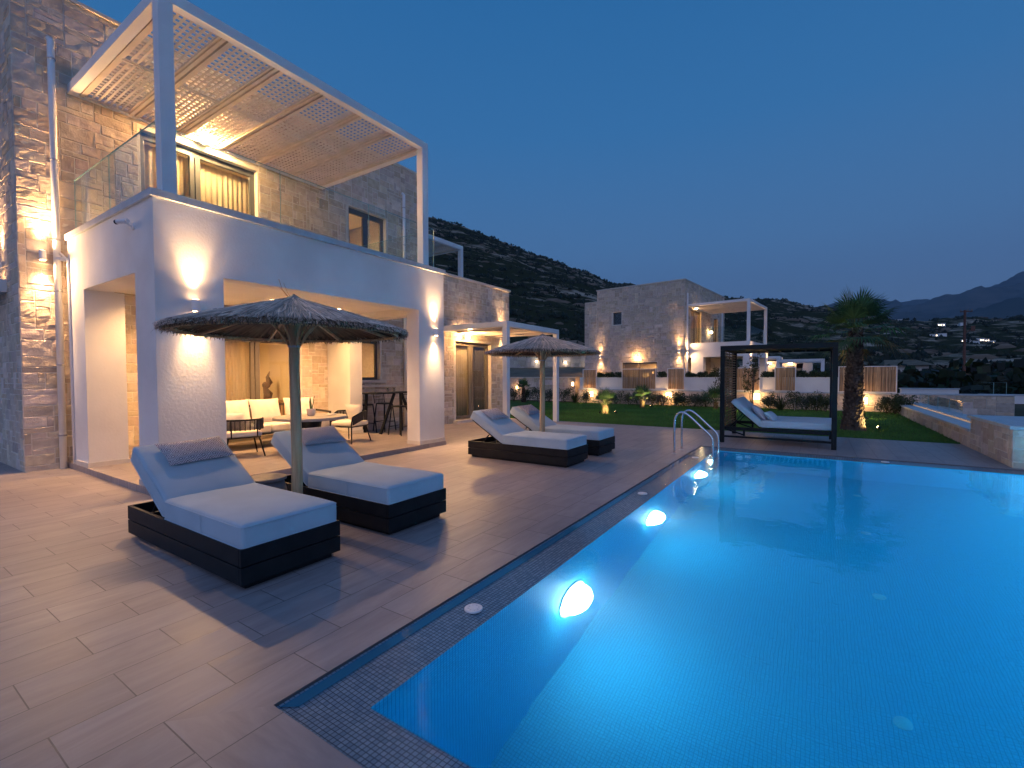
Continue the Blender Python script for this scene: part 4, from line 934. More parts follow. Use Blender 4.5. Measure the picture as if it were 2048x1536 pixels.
# ------------------------------------------------------------------ pool fittings
def ladder():
    t_ = empty('pool_ladder', (9.07, 2.25, 0), 0, 'stainless steel pool ladder with two curved handrails at the far corner', 'pool ladder')
    for x in (0, .57):
        P = [(x, 0, 0), (x, 0, .40), (x, -.01, .66), (x, -.05, .76), (x, -.12, .805), (x, -.20, .79), (x, -.32, .70), (x, -.50, .53), (x, -.62, .42), (x, -.67, .34), (x, -.685, .22), (x, -.685, -.3), (x, -.62, -1.2)]
        sm_ = []
        for i in range(len(P)-1):
            for k in range(4):
                p0, p1, p2, p3 = (V(P[max(i-1, 0)]), V(P[i]), V(P[i+1]), V(P[min(i+2, len(P)-1)])); u = k/4
                sm_.append(.5*((2*p1)+(-p0+p2)*u+(2*p0-5*p1+4*p2-p3)*u*u+(-p0+3*p1-3*p2+p3)*u**3))
        sm_.append(V(P[-1])); MB().tube(sm_, .021, 14).build('handrail', M['steel'], t_, smooth=True)
        MB().lathe([(.05, 0), (.05, .008), (.026, .018)], 20, x, 0).build('flange', M['steel_dull'], t_)
    for z in (-.35, -.62, -.89): MB().box(.02, .55, -.72, -.62, z, z+.025).build('step', M['steel_dull'], t_)
ladder()
for i, x in enumerate((3.5, 5.75, 8.4)):
    lb = ('pool lamp nearest the camera, the largest white glow in the water', 'middle pool lamp glowing on the left pool wall', 'farthest pool lamp glowing by the steel ladder')[i]
    t_ = empty('pool_lamp', (x, PY1, -.80), 0, lb, 'pool light', 'underwater lamps along the left pool wall')
    mb = MB(); mb.tube([(0, 0, 0), (0, -.010, 0)], .235, 32); mb.build('bezel', M['white_plastic'], t_)
    mb = MB(); mb.ell((0, -.012, 0), (.225, .15, .165), 32, 20); mb.build('lens', M['pool_glow'], t_, smooth=True)  # bezel and lens dome oversized to stand for the glow around the lamp
    light('SPOT', (x, PY1-.19, -.80), 30, (.50, .80, 1.0), .06, spot=165, blend=1, aim=(.1, -1, -.22))
for x in (3.5, 6.4, 9.2): light('SPOT', (x, PY0+.1, -.8), 800, (.28, .82, 1.0), .10, spot=150, blend=1, aim=(0, 1, -.08))  # added unseen spots at the right pool wall, to even out the water
for i, (x, y) in enumerate(((3.93, -.51), (5.58, -.53), (7.26, -.55), (9.01, -.57))):
    t_ = empty('floor_inlet', (x, y, D), 0, ('round white inlet on the pool floor nearest the camera', 'second round white inlet on the pool floor', 'third round white inlet on the pool floor', 'farthest round white inlet on the pool floor')[i], 'pool inlet', 'row of round inlets on the pool floor')
    MB().lathe([(.055, .001), (.055, .006), (.03, .014), (.012, .016)], 24).build('cover', M['coping'], t_)
for i, (x, y, lb) in enumerate(((2.35, 1.85, 'round white lid in the mosaic coping nearest the camera'), (5.87, 1.85, 'round white lid in the mosaic coping level with the middle pool lamp'), (9.0, 1.85, 'round white lid in the mosaic coping beside the ladder'), (10.30, -1.03, 'round white lid in the coping at the far end of the pool'))):
    t_ = empty('coping_lid', (x, y, -.022), 0, lb, 'lid', 'round white lids in the pool coping')
    MB().lathe([(.060, 0), (.060, .008), (.055, .011), (.042, .011), (.040, .009), (.030, .009), (.028, .011), (.008, .011)], 28).build('lid', M['white_plastic'], t_)
    mb = MB()
    for k in range(8): a_ = k*PI/4; mb.bar((.031*math.cos(a_), .031*math.sin(a_), .0102), (.039*math.cos(a_), .039*math.sin(a_), .0102), .003, .002)
    mb.build('grille', M['steel_dull'], t_)
# ------------------------------------------------------------------ cabana daybed
cb = empty('cabana_daybed', (11.28, .72, 0), 0, 'dark metal canopy daybed with slatted side screen standing by the pool', 'daybed')
def cpart(mb, name, m, **k): return mb.build(name, m, cb, world=True, **k)
CX0, CX1, CY0, CY1 = 11.24, 13.18, -.36, 1.80
for x in (CX0, CX1-.09):
    for y in (CY0, CY1-.09): cpart(MB().box(x, x+.09, y, y+.09, 0, 2.06), 'post', M['teal'], bevel=.004)
mb = MB(); mb.box(CX0, CX0+.09, CY0, CY1, 2.061, 2.16); mb.box(CX1-.09, CX1, CY0, CY1, 2.061, 2.16); mb.box(CX0+.091, CX1-.091, CY0, CY0+.09, 2.061, 2.16); mb.box(CX0+.091, CX1-.091, CY1-.09, CY1, 2.061, 2.16)
cpart(mb, 'roof_frame', M['teal'])
mb = MB(); mb.box(CX0+.092, CX1-.092, CY0+.092, CY1-.092, 2.10, 2.115)
for k in range(7): mb.box(CX0+.092, CX1-.092, CY0+.3+k*.26, CY0+.33+k*.26, 2.07, 2.099)
cpart(mb, 'canopy', M['teal'])
mb = MB()
for k in range(28): mb.box(CX0+.10, CX1-.10, CY1-.065, CY1-.045, .32+k*.062, .32+k*.062+.027)
for x in (CX0+.55, CX0+1.05, CX0+1.5): mb.box(x, x+.03, CY1-.042, CY1-.025, .3, 2.06)
M['slat'] = mat('brown_slats', (.12, .07, .045), .6, (.18, .11, .075), 8, stretch=(1, 8, 8)); cpart(mb, 'slatted_screen', M['slat'])
mb = MB(); mb.box(CX0+.03, CX0+.08, CY0+.09, CY1-.09, .12, .16); mb.box(CX1-.08, CX1-.03, CY0+.09, CY1-.09, .12, .16)
mb.box(CX0+.10, CX0+.15, CY0+.04, CY1-.06, .28, .35); mb.box(CX1-.15, CX1-.10, CY0+.04, CY1-.06, .28, .35); mb.box(CX0+.151, CX1-.151, CY0+.04, CY0+.09, .28, .35); mb.box(CX0+.151, CX1-.151, CY1-.12, CY1-.07, .28, .35)
for k in range(14): mb.box(CX0+.151, CX1-.151, CY0+.15+k*.09, CY0+.20+k*.09, .31, .335)
for x in (CX0+.11, CX1-.15): mb.box(x, x+.04, CY1-.5, CY1-.46, .16, .28); mb.bar((x+.02, CY1-.48, .18), (x+.02, CY1-.12, .29), .03)
cpart(mb, 'bed_frame', M['teal'])
mb = MB(); mb.rbox(((CX0+CX1)/2, .335, .435), (.80, .665, .075), .03, crown=.01); cpart(mb, 'mattress', M['cushion'], smooth=True)
an = math.radians(42); R_ = Matrix.Rotation(an, 3, 'X'); c_ = V(((CX0+CX1)/2, 1.03, .37))+R_ @ V((0, .38, .06))
cpart(MB().rbox(c_, (.80, .40, .058), .03, rot=R_, crown=.008), 'backrest_cushion', M['cushion'], smooth=True)
mb = MB(); p0 = V((0, 1.02, .355)); q0 = p0+R_ @ V((0, .72, -.01))
for x in (CX0+.25, CX1-.3): mb.bar(p0+V((x, 0, 0)), q0+V((x, 0, 0)), .03); mb.bar(p0+V((x, 0, 0))+R_ @ V((0, .45, 0)), (x, 1.62, .33), .02)
cpart(mb, 'backrest_frame', M['teal'])
def pil(loc, w_, h_, th, rx, rz, m, label):
    mb = MB(); pillow_mesh(mb, w_, h_, th, 18, 14, uvs=(w_, h_), tuft=.5); o = mb.build('pillow', m, smooth=True)
    o.matrix_world = Matrix.Translation(loc) @ Matrix.Rotation(rz, 4, 'Z') @ Matrix.Rotation(rx, 4, 'X'); return tag(o, label, 'pillow', 'pillows on the daybed')
M['softprint'] = M['pattern'].copy(); M['softprint'].name = 'pale_print_fabric'
for nd in M['softprint'].node_tree.nodes:
    if nd.type == 'VALTORGB':
        for el in nd.color_ramp.elements:
            if el.color[0] < .5: el.color = (.46, .42, .46, 1)
pil((11.78, 1.06, .66), .50, .44, .15, an+.12, .05, M['softprint'], 'pale patterned pillow leaning on the daybed backrest')
pil((11.70, .82, .60), .44, .26, .15, .75, -.15, M['cushion'], 'small plain white pillow lying in front of the patterned one on the daybed')

# ------------------------------------------------------------------ garden walls
def hitx(px, py, X):      # the point of the plane x = X that shows at this pixel
    d = fw+rt*(px-CX)/F-up*(py-CY)/F; t = X/d.x; return V((0, 0, 1.5))+d*t
WX = 23.9
gw = empty('garden_stone_wall', (WX, 4, 0), 0, 'low rubble stone wall along the back of the lawn', 'wall')
mb = MB(); ashlar(mb, (WX, -6.0, 0), (0, 1, 0), (0, 0, 1), (-1, 0, 0), 17.2, .72, [], .12, .02, 2, seed=21); mb.build('stone_face', SM, gw, world=True)
MB().box(WX-.04, WX+.32, -6.0, 11.2, .722, .775).build('wall_coping', M['coping'], gw, world=True)
wb = empty('white_planter_wall', (WX+.04, 4, .776), 0, 'long white planter wall standing on the garden stone wall', 'planter wall')
MB().box(WX+.04, WX+.10, -.8, 11.15, .776, 1.42).box(WX+.5, WX+.56, -.8, 11.15, .776, 1.42).box(WX+.101, WX+.499, -.8, -.74, .776, 1.42).box(WX+.101, WX+.499, 11.09, 11.15, .776, 1.42).build('planter_box', M['render'], wb, world=True)
MB().box(WX+.101, WX+.499, -.739, 11.089, 1.2, 1.35).build('planter_soil', M['soil'], wb, world=True)
def bamboo(y0, y1, label, z0=.79, z1=1.87, X=WX-.06, seed=0):
    t_ = empty('bamboo_screen', (X, (y0+y1)/2, z0), 0, label, 'bamboo screen', 'bamboo screens in white frames on the planter wall')
    mb = MB(); s_ = .035; mb.box(X-.02, X+.02, y0, y1, z0, z0+s_); mb.box(X-.02, X+.02, y0, y1, z1-s_, z1); mb.box(X-.02, X+.02, y0, y0+s_, z0+s_+.001, z1-s_-.001); mb.box(X-.02, X+.02, y1-s_, y1, z0+s_+.001, z1-s_-.001)
    mb.build('frame', M['white'], t_, world=True)
    mb = MB(); rnd = random.Random(seed); y = y0+s_+.012
    while y < y1-s_-.01:
        r = rnd.uniform(.008, .016); g = rnd.uniform(.55, 1.2); b_ = rnd.choice(((.62, .42, .25), (.54, .35, .20), (.70, .50, .31), (.44, .29, .18))); mb.cc = tuple(q*g for q in b_)
        wob = rnd.uniform(-.012, .012)
        mb.tube([(X+.006+wob*.3, y, z0+s_+.002), (X+.006, y+wob, (z0+z1)/2), (X+.006, y+rnd.uniform(-.006, .006), z1-s_-.002)], r, 6); y += r*rnd.uniform(1.7, 2.3)
    mb.build('canes', M['bamboo'], t_, world=True)
for k, (a, b, lb) in enumerate(((10.10, 10.92, 'small bamboo screen at the left end of the white planter wall'), (6.84, 8.66, 'wide bamboo screen below the lit window of the neighbouring villa'), (5.43, 6.28, 'narrow bamboo screen third from the left on the planter wall'),
        (2.13, 3.86, 'bamboo screen behind the slatted side of the daybed'), (.74, 1.56, 'narrow bamboo screen seen through the daybed frame'), (-2.70, -.78, 'widest bamboo screen right of the big palm trunk'))):
    bamboo(a, b, lb, seed=k)
lw = empty('side_garden_wall', (24.6, 14, 0), 0, 'pale stone garden wall behind the hedge left of the bamboo screens', 'wall')
mb = MB(); ashlar(mb, (24.6, 11.6, 0), (0, 1, 0), (0, 0, 1), (-1, 0, 0), 14, 1.38, [], .14, .02, 2, seed=23); mb.build('stone_face', SM, lw, world=True)
MB().box(24.55, 24.9, 11.5, 25.6, 1.383, 1.44).build('wall_coping', M['sill'], lw, world=True)
MB().box(24.3, 24.599, 11.3, 11.6, 0, 1.46).build('end_pier', M['wood'], lw, world=True)
# bare earth terrace and the retaining wall behind it
mb = MB(); mb.grid(30, 30, lambda u, v: (24.9+13*u, 11.8+22*v, 1.30+1.0*u+.08*noise.noise(V((u*9, v*14, 2))))); struct(mb.build('earth_terrace', M['soil'], smooth=True))
rw = empty('upper_retaining_wall', (38, 20, 2.0), 0, 'long pale retaining wall on the bare terrace under the hill', 'wall')
mb = MB(); ashlar(mb, (38, 12.2, 2.0), (0, 1, 0), (0, 0, 1), (-1, 0, 0), 26, 1.6, [], .2, .02, 1, seed=25); mb.build('stone_face', SM, rw, world=True); MB().box(38, 38.3, 12.2, 38.2, 2.0, 3.58).box(37.96, 38.34, 12.15, 38.25, 3.6, 3.66).build('wall_core', M['mortar'], rw, world=True)
def bulkhead(px, py, X, label, s=.14, pw=5, h=None):
    p = hitx(px, py, X); h = h or s
    t_ = empty('bulkhead_lamp', p, 0, label, 'bulkhead lamp', 'warm bulkhead lamps on the garden walls')
    MB().box(-.03, 0, -s-.015, s+.015, -h-.015, h+.015).build('housing', M['white_plastic'], t_); MB().box(-.07, -.031, -s, s, -h, h).build('diffuser', M['globe_on'], t_, bevel=.02)
    light('POINT', V(p)+V((-.25, 0, 0)), pw*1.8, WARM, .06)
for px, py, lb in ((1182, 788, 'glowing bulkhead lamp below the leftmost bamboo screen'), (1338, 791, 'glowing bulkhead lamp below the narrow third bamboo screen'), (1513, 793, 'square bulkhead lamp behind the daybed backrest'), (1727, 801, 'bright square bulkhead lamp right of the big palm trunk')):
    bulkhead(px, py, WX-.01, lb, pw=14)
bulkhead(1035, 776, 24.59, 'small upright bulkhead lamp on the side wall behind the hedge', .075, 4, .13)
bulkhead(1146, 768, 24.29, 'small upright bulkhead lamp on the wooden pier', .06, 4, .11)
for k, (px, py) in enumerate(((1074, 723), (1131, 725), (1177, 728))):
    p = hitx(px, py, 37.95); t_ = empty('terrace_wall_light', p, 0, ('leftmost white light on the upper retaining wall', 'middle white light on the upper retaining wall', 'rightmost white light on the upper retaining wall')[k], 'wall light', 'small lights on the upper retaining wall')
    MB().box(-.05, 0, -.11, .11, -.06, .06).build('housing', M['white_plastic'], t_); MB().box(-.07, -.051, -.09, .09, -.05, .05).build('lens', M['lamp_on'], t_); light('POINT', V(p)+V((-.25, 0, -.05)), 9, (1, .88, .7), .05)
# right-hand block, low lit wall and glass
rb = empty('stone_end_block', (11.8, -4, 0), 0, 'thick stone wall block with grey coping at the right end of the pool', 'wall')
mb = MB(); ashlar(mb, (13.05, -2.66, 0), (-1, 0, 0), (0, 0, 1), (0, 1, 0), 2.44, .62, [], .105, seed=31); ashlar(mb, (10.61, -2.66, 0), (0, -1, 0), (0, 0, 1), (-1, 0, 0), 2.4, .62, [], .105, seed=32); mb.build('stone_face', SM, rb, world=True)
MB().box(10.613, 13.04, -5.06, -2.663, 0, .619).build('wall_core', M['mortar'], rb, world=True)
MB().box(10.57, 13.1, -5.1, -2.61, .622, .68).build('wall_coping', M['coping'], rb, world=True, bevel=.006)
lr = empty('low_lit_wall', (18, -2.9, 0), 0, 'long low grey-topped wall with a thin light strip right of the lawn', 'low wall')
mb = MB(); ashlar(mb, (23.85, -2.66, 0), (-1, 0, 0), (0, 0, 1), (0, 1, 0), 10.78, .33, [], .11, seed=33, res=2); mb.build('stone_face', SM, lr, world=True)
MB().box(13.07, 23.85, -3.0, -2.663, 0, .329).box(13.07, 23.85, -3.4, -3.001, 0, .37).build('wall_core', M['mortar'], lr, world=True)
MB().box(13.11, 23.85, -3.0, -2.63, .331, .385).box(13.11, 23.85, -3.4, -3.03, .371, .43).build('wall_coping', M['coping'], lr, world=True)
MB().box(13.12, 23.8, -3.024, -3.006, .388, .398).build('light_strip', M['strip'], lr, world=True)
def gfence(p0, p1, z0, z1, n, label):
    t_ = empty('glass_balustrade', (p0[0], p0[1], z0), 0, label, 'glass balustrade'); p0 = V((*p0, 0)); p1 = V((*p1, 0))
    for k in range(n):
        a = p0.lerp(p1, k/n+.004); b = p0.lerp(p1, (k+1)/n-.004); o = MB().bar(a+V((0, 0, (z0+z1)/2)), b+V((0, 0, (z0+z1)/2)), .014, z1-z0).build('glass_panel', M['rail_glass'], t_, world=True)
        MB().bar(a+V((0, 0, z1+.003)), b+V((0, 0, z1+.003)), .014, .005).bar(b+V((0, 0, z0)), b+V((0, 0, z1)), .015).build('glass_edge', M['glass_edge'], o, tf=Matrix.Translation(-wloc(t_)))
gfence((16.6, -3.22), (22.6, -3.22), .43, .80, 4, 'clear glass balustrade standing on the low lit wall')
def farwall(px0, px1, py0, py1, X, th, label, m='coping', name='far_wall', floor_=0.0):
    a = hitx(px0, py0, X); b = hitx(px1, py0, X); z1 = a.z
    t_ = empty(name, (X, (a.y+b.y)/2, floor_), 0, label, 'wall'); MB().box(X, X+th, min(a.y, b.y), max(a.y, b.y), floor_, z1-.05).build('wall_body', M[m], t_, world=True, bevel=.01)
    MB().box(X-.04, X+th+.04, min(a.y, b.y)-.03, max(a.y, b.y)+.03, z1-.049, z1).build('wall_coping', M['coping'], t_, world=True)
farwall(1802, 1918, 776, 790, 30, .4, 'pale far garden wall just right of the widest bamboo screen', 'stucco')
farwall(1962, 2110, 788, 792, 34, .4, 'low far wall carrying glass panels at the right edge', 'stucco')
gfence((34.1, hitx(1963, 790, 34).y), (34.1, hitx(2014, 790, 34).y), hitx(1963, 788, 34).z, hitx(1963, 765, 34).z, 2, 'small pair of glass panels on the far right wall')

# ------------------------------------------------------------------ plants
def leafcloud(mb, c, r, n, ls, rnd, cols, up_=0, strap=False):
    c = V(c)
    for _ in range(n):
        d = V((rnd.gauss(0, 1), rnd.gauss(0, 1), rnd.gauss(0, 1))).normalized()*(rnd.random()**.45)
        p = c+V((d.x*r[0], d.y*r[1], d.z*r[2])); k = rnd.choice(cols); g = rnd.uniform(.6, 1.4); mb.cc = tuple(q*g for q in k)
        n_ = (d+V((rnd.gauss(0, .6), rnd.gauss(0, .6), rnd.gauss(.2, .6)))).normalized(); a = n_.orthogonal().normalized(); a = (Matrix.Rotation(rnd.uniform(0, 6.28), 3, n_) @ a); b = n_.cross(a); l = ls*rnd.uniform(.6, 1.4)
        mb.poly([p-a*l, p+b*l*.32, p+a*l, p-b*l*.32])
GR = [(.035, .060, .020), (.050, .080, .030), (.028, .045, .018), (.065, .085, .040)]
GS = [(.075, .095, .065), (.055, .075, .045), (.095, .105, .080)]
def shrub(loc, h, w_, cols, label, seed, name='shrub', group='shrubs along the garden walls', strappy=False, cat='shrub', ls=.035):
    rnd = random.Random(seed); t_ = empty(name, loc, 0, label, cat, group); mb = MB(); st = MB()
    for k in range(7 if not strappy else 0):
        a = rnd.uniform(0, 6.3); q = V((math.cos(a)*w_*.5*rnd.random(), math.sin(a)*w_*.5*rnd.random(), h*rnd.uniform(.55, 1))); st.tube([(0, 0, 0), (q.x*.4, q.y*.4, q.z*.5), q], [.012, .008, .003], 5)
        st.cc = (.12, .09, .06); leafcloud(mb, q*.82, (w_*.22, w_*.22, h*.28), 75, ls, rnd, cols)
    if not strappy: leafcloud(mb, (0, 0, h*.40), (w_*.5, w_*.5, h*.42), 330, ls, rnd, cols); st.build('stems', M['bark'], t_)
    else:
        for k in range(90):
            a = rnd.uniform(0, 6.3); e_ = rnd.uniform(.5, 1.35); l = h*rnd.uniform(.7, 1.1); d = V((math.cos(a)*math.cos(e_), math.sin(a)*math.cos(e_), math.sin(e_))); s_ = V((-math.sin(a), math.cos(a), 0))*.012; g = rnd.uniform(.6, 1.4); k_ = rnd.choice(cols); mb.cc = tuple(q*g for q in k_)
            p0 = V((rnd.gauss(0, .03), rnd.gauss(0, .03), 0)); p1 = p0+d*l*.6; p2 = p0+d*l+V((0, 0, -l*.18)); mb.poly([p0-s_, p0+s_, p1+s_, p1-s_]); mb.poly([p1-s_, p1+s_, p2])
    mb.build('foliage', M['leafdark'], t_); return t_
def onx(px, X): return X*math.tan(bearing(px))
SH = [(1028, 22.6, .95, 1.0, 0), (1052, 22.9, .75, .9, 1), (1078, 22.3, .9, 1.0, 0), (1098, 23.2, .8, .9, 2), (1126, 22.6, 1.0, 1.1, 0), (1150, 23.0, .85, 1.0, 1), (1172, 22.8, .75, .9, 0),
      (1212, 23.0, .65, .9, 2), (1232, 22.9, .75, .9, 0), (1256, 23.1, .7, .9, 2), (1274, 22.8, .75, .9, 0), (1306, 23.0, .7, .9, 0), (1326, 22.9, .6, .8, 2), (1352, 23.0, .75, .9, 0), (1368, 23.2, .7, .9, 0), (1390, 22.9, .7, .9, 2), (1412, 23.0, .75, .95, 0),
      (1468, 22.9, .7, .9, 2), (1540, 22.9, .75, .9, 0), (1562, 22.6, .95, .9, 1), (1590, 22.8, .8, .95, 0), (1612, 22.9, .7, .9, 2), (1634, 22.8, .85, .9, 0), (1652, 22.7, .8, .9, 0), (1775, 22.9, .65, .9, 0), (1792, 22.6, .75, 1.0, 0), (1808, 22.5, .9, .9, 0)]
WHR = ['between the pergola posts', 'below the side wall lamp', 'behind the far parasol pole', 'left of the right pergola post', 'right of the right pergola post', 'under the wooden pier', 'just left of the leftmost garden lamp',
       'right of the leftmost garden lamp', 'behind the nearest small palm', 'under the wide bamboo screen', 'left of the second small palm', 'right of the second small palm', 'left of the second garden lamp', 'right of the second garden lamp', 'below the narrow third bamboo screen', 'under the white planter wall left of the ladder', 'under the white planter wall above the ladder rails',
       'seen through the slatted daybed screen', 'right of the lamp behind the daybed', 'under the fifth bamboo screen', 'seen in the middle of the daybed frame', 'right of centre in the daybed frame', 'near the right post of the daybed', 'hidden half behind the right daybed post', 'right of the big palm below the widest bamboo screen', 'second from the right end of the bed', 'at the right end beside the low wall']
for i, (px, X, h, w_, kd) in enumerate(SH):
    ad_ = ('dark green leafy shrub ', 'upright dark strappy shrub ', 'grey-green feathery shrub ')[kd]
    shrub((X, onx(px, X), 0), h, w_, GS if kd == 2 else GR, ad_+WHR[i], 100+i, strappy=(kd == 1 and i != 1), ls=.045)
PLT = [(1203, 'above the left white planter panel'), (1222, 'trailing between the first two bamboo screens'), (1240, 'at the left edge of the wide bamboo screen'), (1325, 'between the wide and the narrow bamboo screens'), (1382, 'right of the narrow third bamboo screen'), (1404, 'below the downpipe of the neighbouring villa'), (1426, 'left of the daybed top corner'), (1534, 'between the fourth and fifth bamboo screens'), (1608, 'right of the fifth bamboo screen'), (1630, 'in front of the distant white pergola'), (1650, 'left of the right daybed post')]
for i, (px, lb) in enumerate(PLT):
    X = 24.15; shrub((X, onx(px, X), 1.36), .34, .62, GR, 'dark spiky planter plant '+lb, 300+i, name='planter_plant', group='plants in the white planter wall', strappy=False, cat='plant', ls=.05)
def frond(mb, base, d, lp, lf, nb, rnd, cols, droop=.25, wid=.014):
    d = d.normalized(); side = d.cross(V((0, 0, 1))); side = side.normalized() if side.length > .05 else V((1, 0, 0)); nrm = side.cross(d).normalized()
    hub = base+d*lp+V((0, 0, -.06*lp)); mb.cc = (.10, .115, .05); mb.bar(base, hub, .016, .01)
    k = rnd.choice(cols)
    for i in range(nb):
        a = (i/(nb-1)-.5)*2*1.5; ld = (d*math.cos(a)+side*math.sin(a)).normalized(); l = lf*(1-.35*abs(a)/1.5)*rnd.uniform(.9, 1.08); g = rnd.uniform(.7, 1.3); mb.cc = tuple(q*g for q in k)
        p1 = hub+ld*l*.62+nrm*.03*l; p2 = hub+ld*l+V((0, 0, -droop*l*(.5+.6*abs(a)/1.5)*rnd.uniform(.6, 1.3))); s_ = ld.cross(nrm)*wid
        mb.poly([hub-s_*.35, hub+s_*.35, p1+s_, p1-s_]); mb.poly([p1-s_, p1+s_, p2])
def fanpalm(loc, trunk_h, r0, r1, nf, lp, lf, label, seed, nb=26, cat='palm tree', name='fan_palm', lean=(0, 0), lo=-.7, hi=1.4, wid=.014, group=None):
    rnd = random.Random(seed); t_ = empty(name, loc, 0, label, cat, group); mb = MB()
    top = V((lean[0], lean[1], trunk_h))
    if trunk_h > .6:
        ns = 14; mb.cc = (.11, .085, .07)
        mb.tube([V((0, 0, 0)).lerp(top, i/ns)+V((0, 0, 0)) for i in range(ns+1)], [r1+(r0-r1)*(1-i/ns)**1.1+(.07 if i == 0 else .03 if i == 1 else 0) for i in range(ns+1)], 18)
        for k in range(520):
            f = (k+rnd.random())/520; a = k*2.399; rr = r1+(r0-r1)*(1-f)**1.1+(.05*(1-f*8) if f < .12 else 0); p = V((0, 0, 0)).lerp(top, f); od = V((math.cos(a), math.sin(a), 0)); s_ = V((-od.y, od.x, 0)); g = rnd.uniform(.4, 1.5); mb.cc = (.15*g, .115*g, .095*g)
            b0 = p+od*rr*.93; w_ = rnd.uniform(.03, .06); l = rnd.uniform(.06, .12); tip = b0+od*rnd.uniform(.025, .07)+V((0, 0, l))
            mb.poly([b0-s_*w_, b0+s_*w_, tip+s_*w_*.45, tip-s_*w_*.45]); mb.poly([b0+s_*w_-V((0, 0, .01)), tip+s_*w_*.45, tip-od*.03+s_*w_*.5]); mb.poly([tip-s_*w_*.45, tip+s_*w_*.45, tip-od*.06])
    else:
        mb.cc = (.16, .12, .085); mb.tube([(0, 0, 0), (0, 0, trunk_h*.5), top], [r0, r0*.9, r1], 12)
        for k in range(60):
            a = k*2.399; f = k/60; od = V((math.cos(a), math.sin(a), 0)); s_ = V((-od.y, od.x, 0)); b0 = V((0, 0, trunk_h*f))+od*r0*.85; g = rnd.uniform(.6, 1.4); mb.cc = (.19*g, .14*g, .09*g); tip = b0+od*.05+V((0, 0, .09)); mb.poly([b0-s_*.03, b0+s_*.03, tip])
    mb.build('trunk', M['bark'], t_)
    mb = MB()
    for k in range(nf):
        f = k/(nf-1); a = k*2.399+rnd.uniform(-.2, .2); e_ = lo+(hi-lo)*f**.75; d = V((math.cos(a)*math.cos(e_), math.sin(a)*math.cos(e_), math.sin(e_)))
        frond(mb, top+V((0, 0, .05)), d, lp*rnd.uniform(.8, 1.15), lf*rnd.uniform(.88, 1.12), nb, rnd, PG if e_ > -.35 else PD, droop=.12+.32*(1-f), wid=wid)
    mb.build('crown', M['leafdark'], t_); return t_
PG = [(.05, .12, .045), (.065, .14, .05), (.04, .10, .04)]; PD = [(.14, .12, .06), (.08, .11, .045), (.05, .09, .035)]
fanpalm((15.70, -.86, 0), 2.62, .24, .14, 29, .62, .74, 'tall fan palm with shaggy trunk on the lawn right of the daybed', 41, lean=(.02, -.02), nb=22, wid=.018)
fanpalm((17.20, 6.92, 0), .34, .12, .09, 15, .36, .40, 'small young palm lit yellow from below on the lawn, left of the pair', 42, nb=16, cat='young palm', name='young_palm', lo=.1, wid=.014, group='young palms on the lawn')
fanpalm((21.2, 6.72, 0), .34, .12, .09, 15, .42, .46, 'small young palm lit yellow in front of the wide bamboo screen', 43, nb=16, cat='young palm', name='young_palm', lo=.1, wid=.016, group='young palms on the lawn')
fanpalm((22.6, onx(1047, 22.6), 0), .75, .07, .05, 14, .30, .38, 'dark young palm seen between the white pergola posts', 44, nb=14, cat='young palm', name='young_palm', lo=-.3, wid=.02, group='young palms on the lawn')
fanpalm((22.2, onx(1432, 22.2), 0), .30, .10, .08, 16, .42, .55, 'dark young palm just left of the daybed', 45, nb=14, cat='young palm', name='young_palm', lo=.1, wid=.02, group='young palms on the lawn')
def spike(loc, aim, label, pw=22, c=(1, .70, .26)):
    t_ = empty('garden_spike_light', loc, 0, label, 'garden light', 'spike lights on the lawn'); a = V(aim).normalized(); p = V((0, 0, .10))
    MB().tube([(0, 0, 0), p], .008, 6).build('stake', M['black'], t_); MB().tube([p-a*.03, p+a*.04], .030, 12).build('lamp_head', M['black'], t_); MB().tube([p+a*.041, p+a*.044], .026, 12).build('lens', M['lamp_on'], t_)
    light('SPOT', V(loc)+p+a*.07, pw*2.6, c, .02, spot=110, blend=.7, aim=a)
spike((17.05, 6.42, 0), (.1, .55, .32), 'spike light right of the nearer young palm', 26); spike((16.75, 6.95, 0), (.5, 0, .3), 'spike light just in front of the nearer young palm', 14)
spike((21.0, 6.25, 0), (.1, .5, .45), 'spike light right of the second young palm', 30)
spike((15.62, -1.42, 0), (0, .6, .42), 'spike light right of the big palm trunk', 36); spike((18.9, onx(1735, 18.9), 0), (1, .0, .5), 'small spike light on the lawn behind the big palm', 14); spike((20.5, onx(1467, 20.5), 0), (1, .1, .4), 'small spike light seen behind the slatted screen', 14)
def sapling(loc, h, label, seed, n=5):
    rnd = random.Random(seed); t_ = empty('young_tree', loc, 0, label, 'young tree', 'thin young trees behind the daybed'); tr = MB(); mb = MB(); tr.cc = (.16, .12, .09)
    for k in range(n):
        a = rnd.uniform(0, 6.3); r = rnd.uniform(.15, .5)*h*.35; zt = h*rnd.uniform(.65, 1); P = [V((0, 0, 0)), V((math.cos(a)*r*.3, math.sin(a)*r*.3, zt*.45)), V((math.cos(a)*r, math.sin(a)*r, zt))]
        tr.tube(P, [.022, .014, .004], 6)
        for j in range(9):
            q = P[1].lerp(P[2], rnd.random()); leafcloud(mb, q+V((rnd.gauss(0, .1), rnd.gauss(0, .1), rnd.gauss(0, .08))), (.12, .12, .12), 13, .05, rnd, [(.05, .07, .025), (.08, .075, .03), (.035, .05, .02)])
    tr.build('trunk', M['bark'], t_); mb.build('crown', M['leafdark'], t_)
sapling((20.6, onx(1450, 20.6), 0), 2.5, 'sparse young tree left of the slatted screen', 51, 6); sapling((21.4, onx(1505, 21.4), 0), 2.6, 'sparse young tree seen inside the daybed frame', 52, 6)

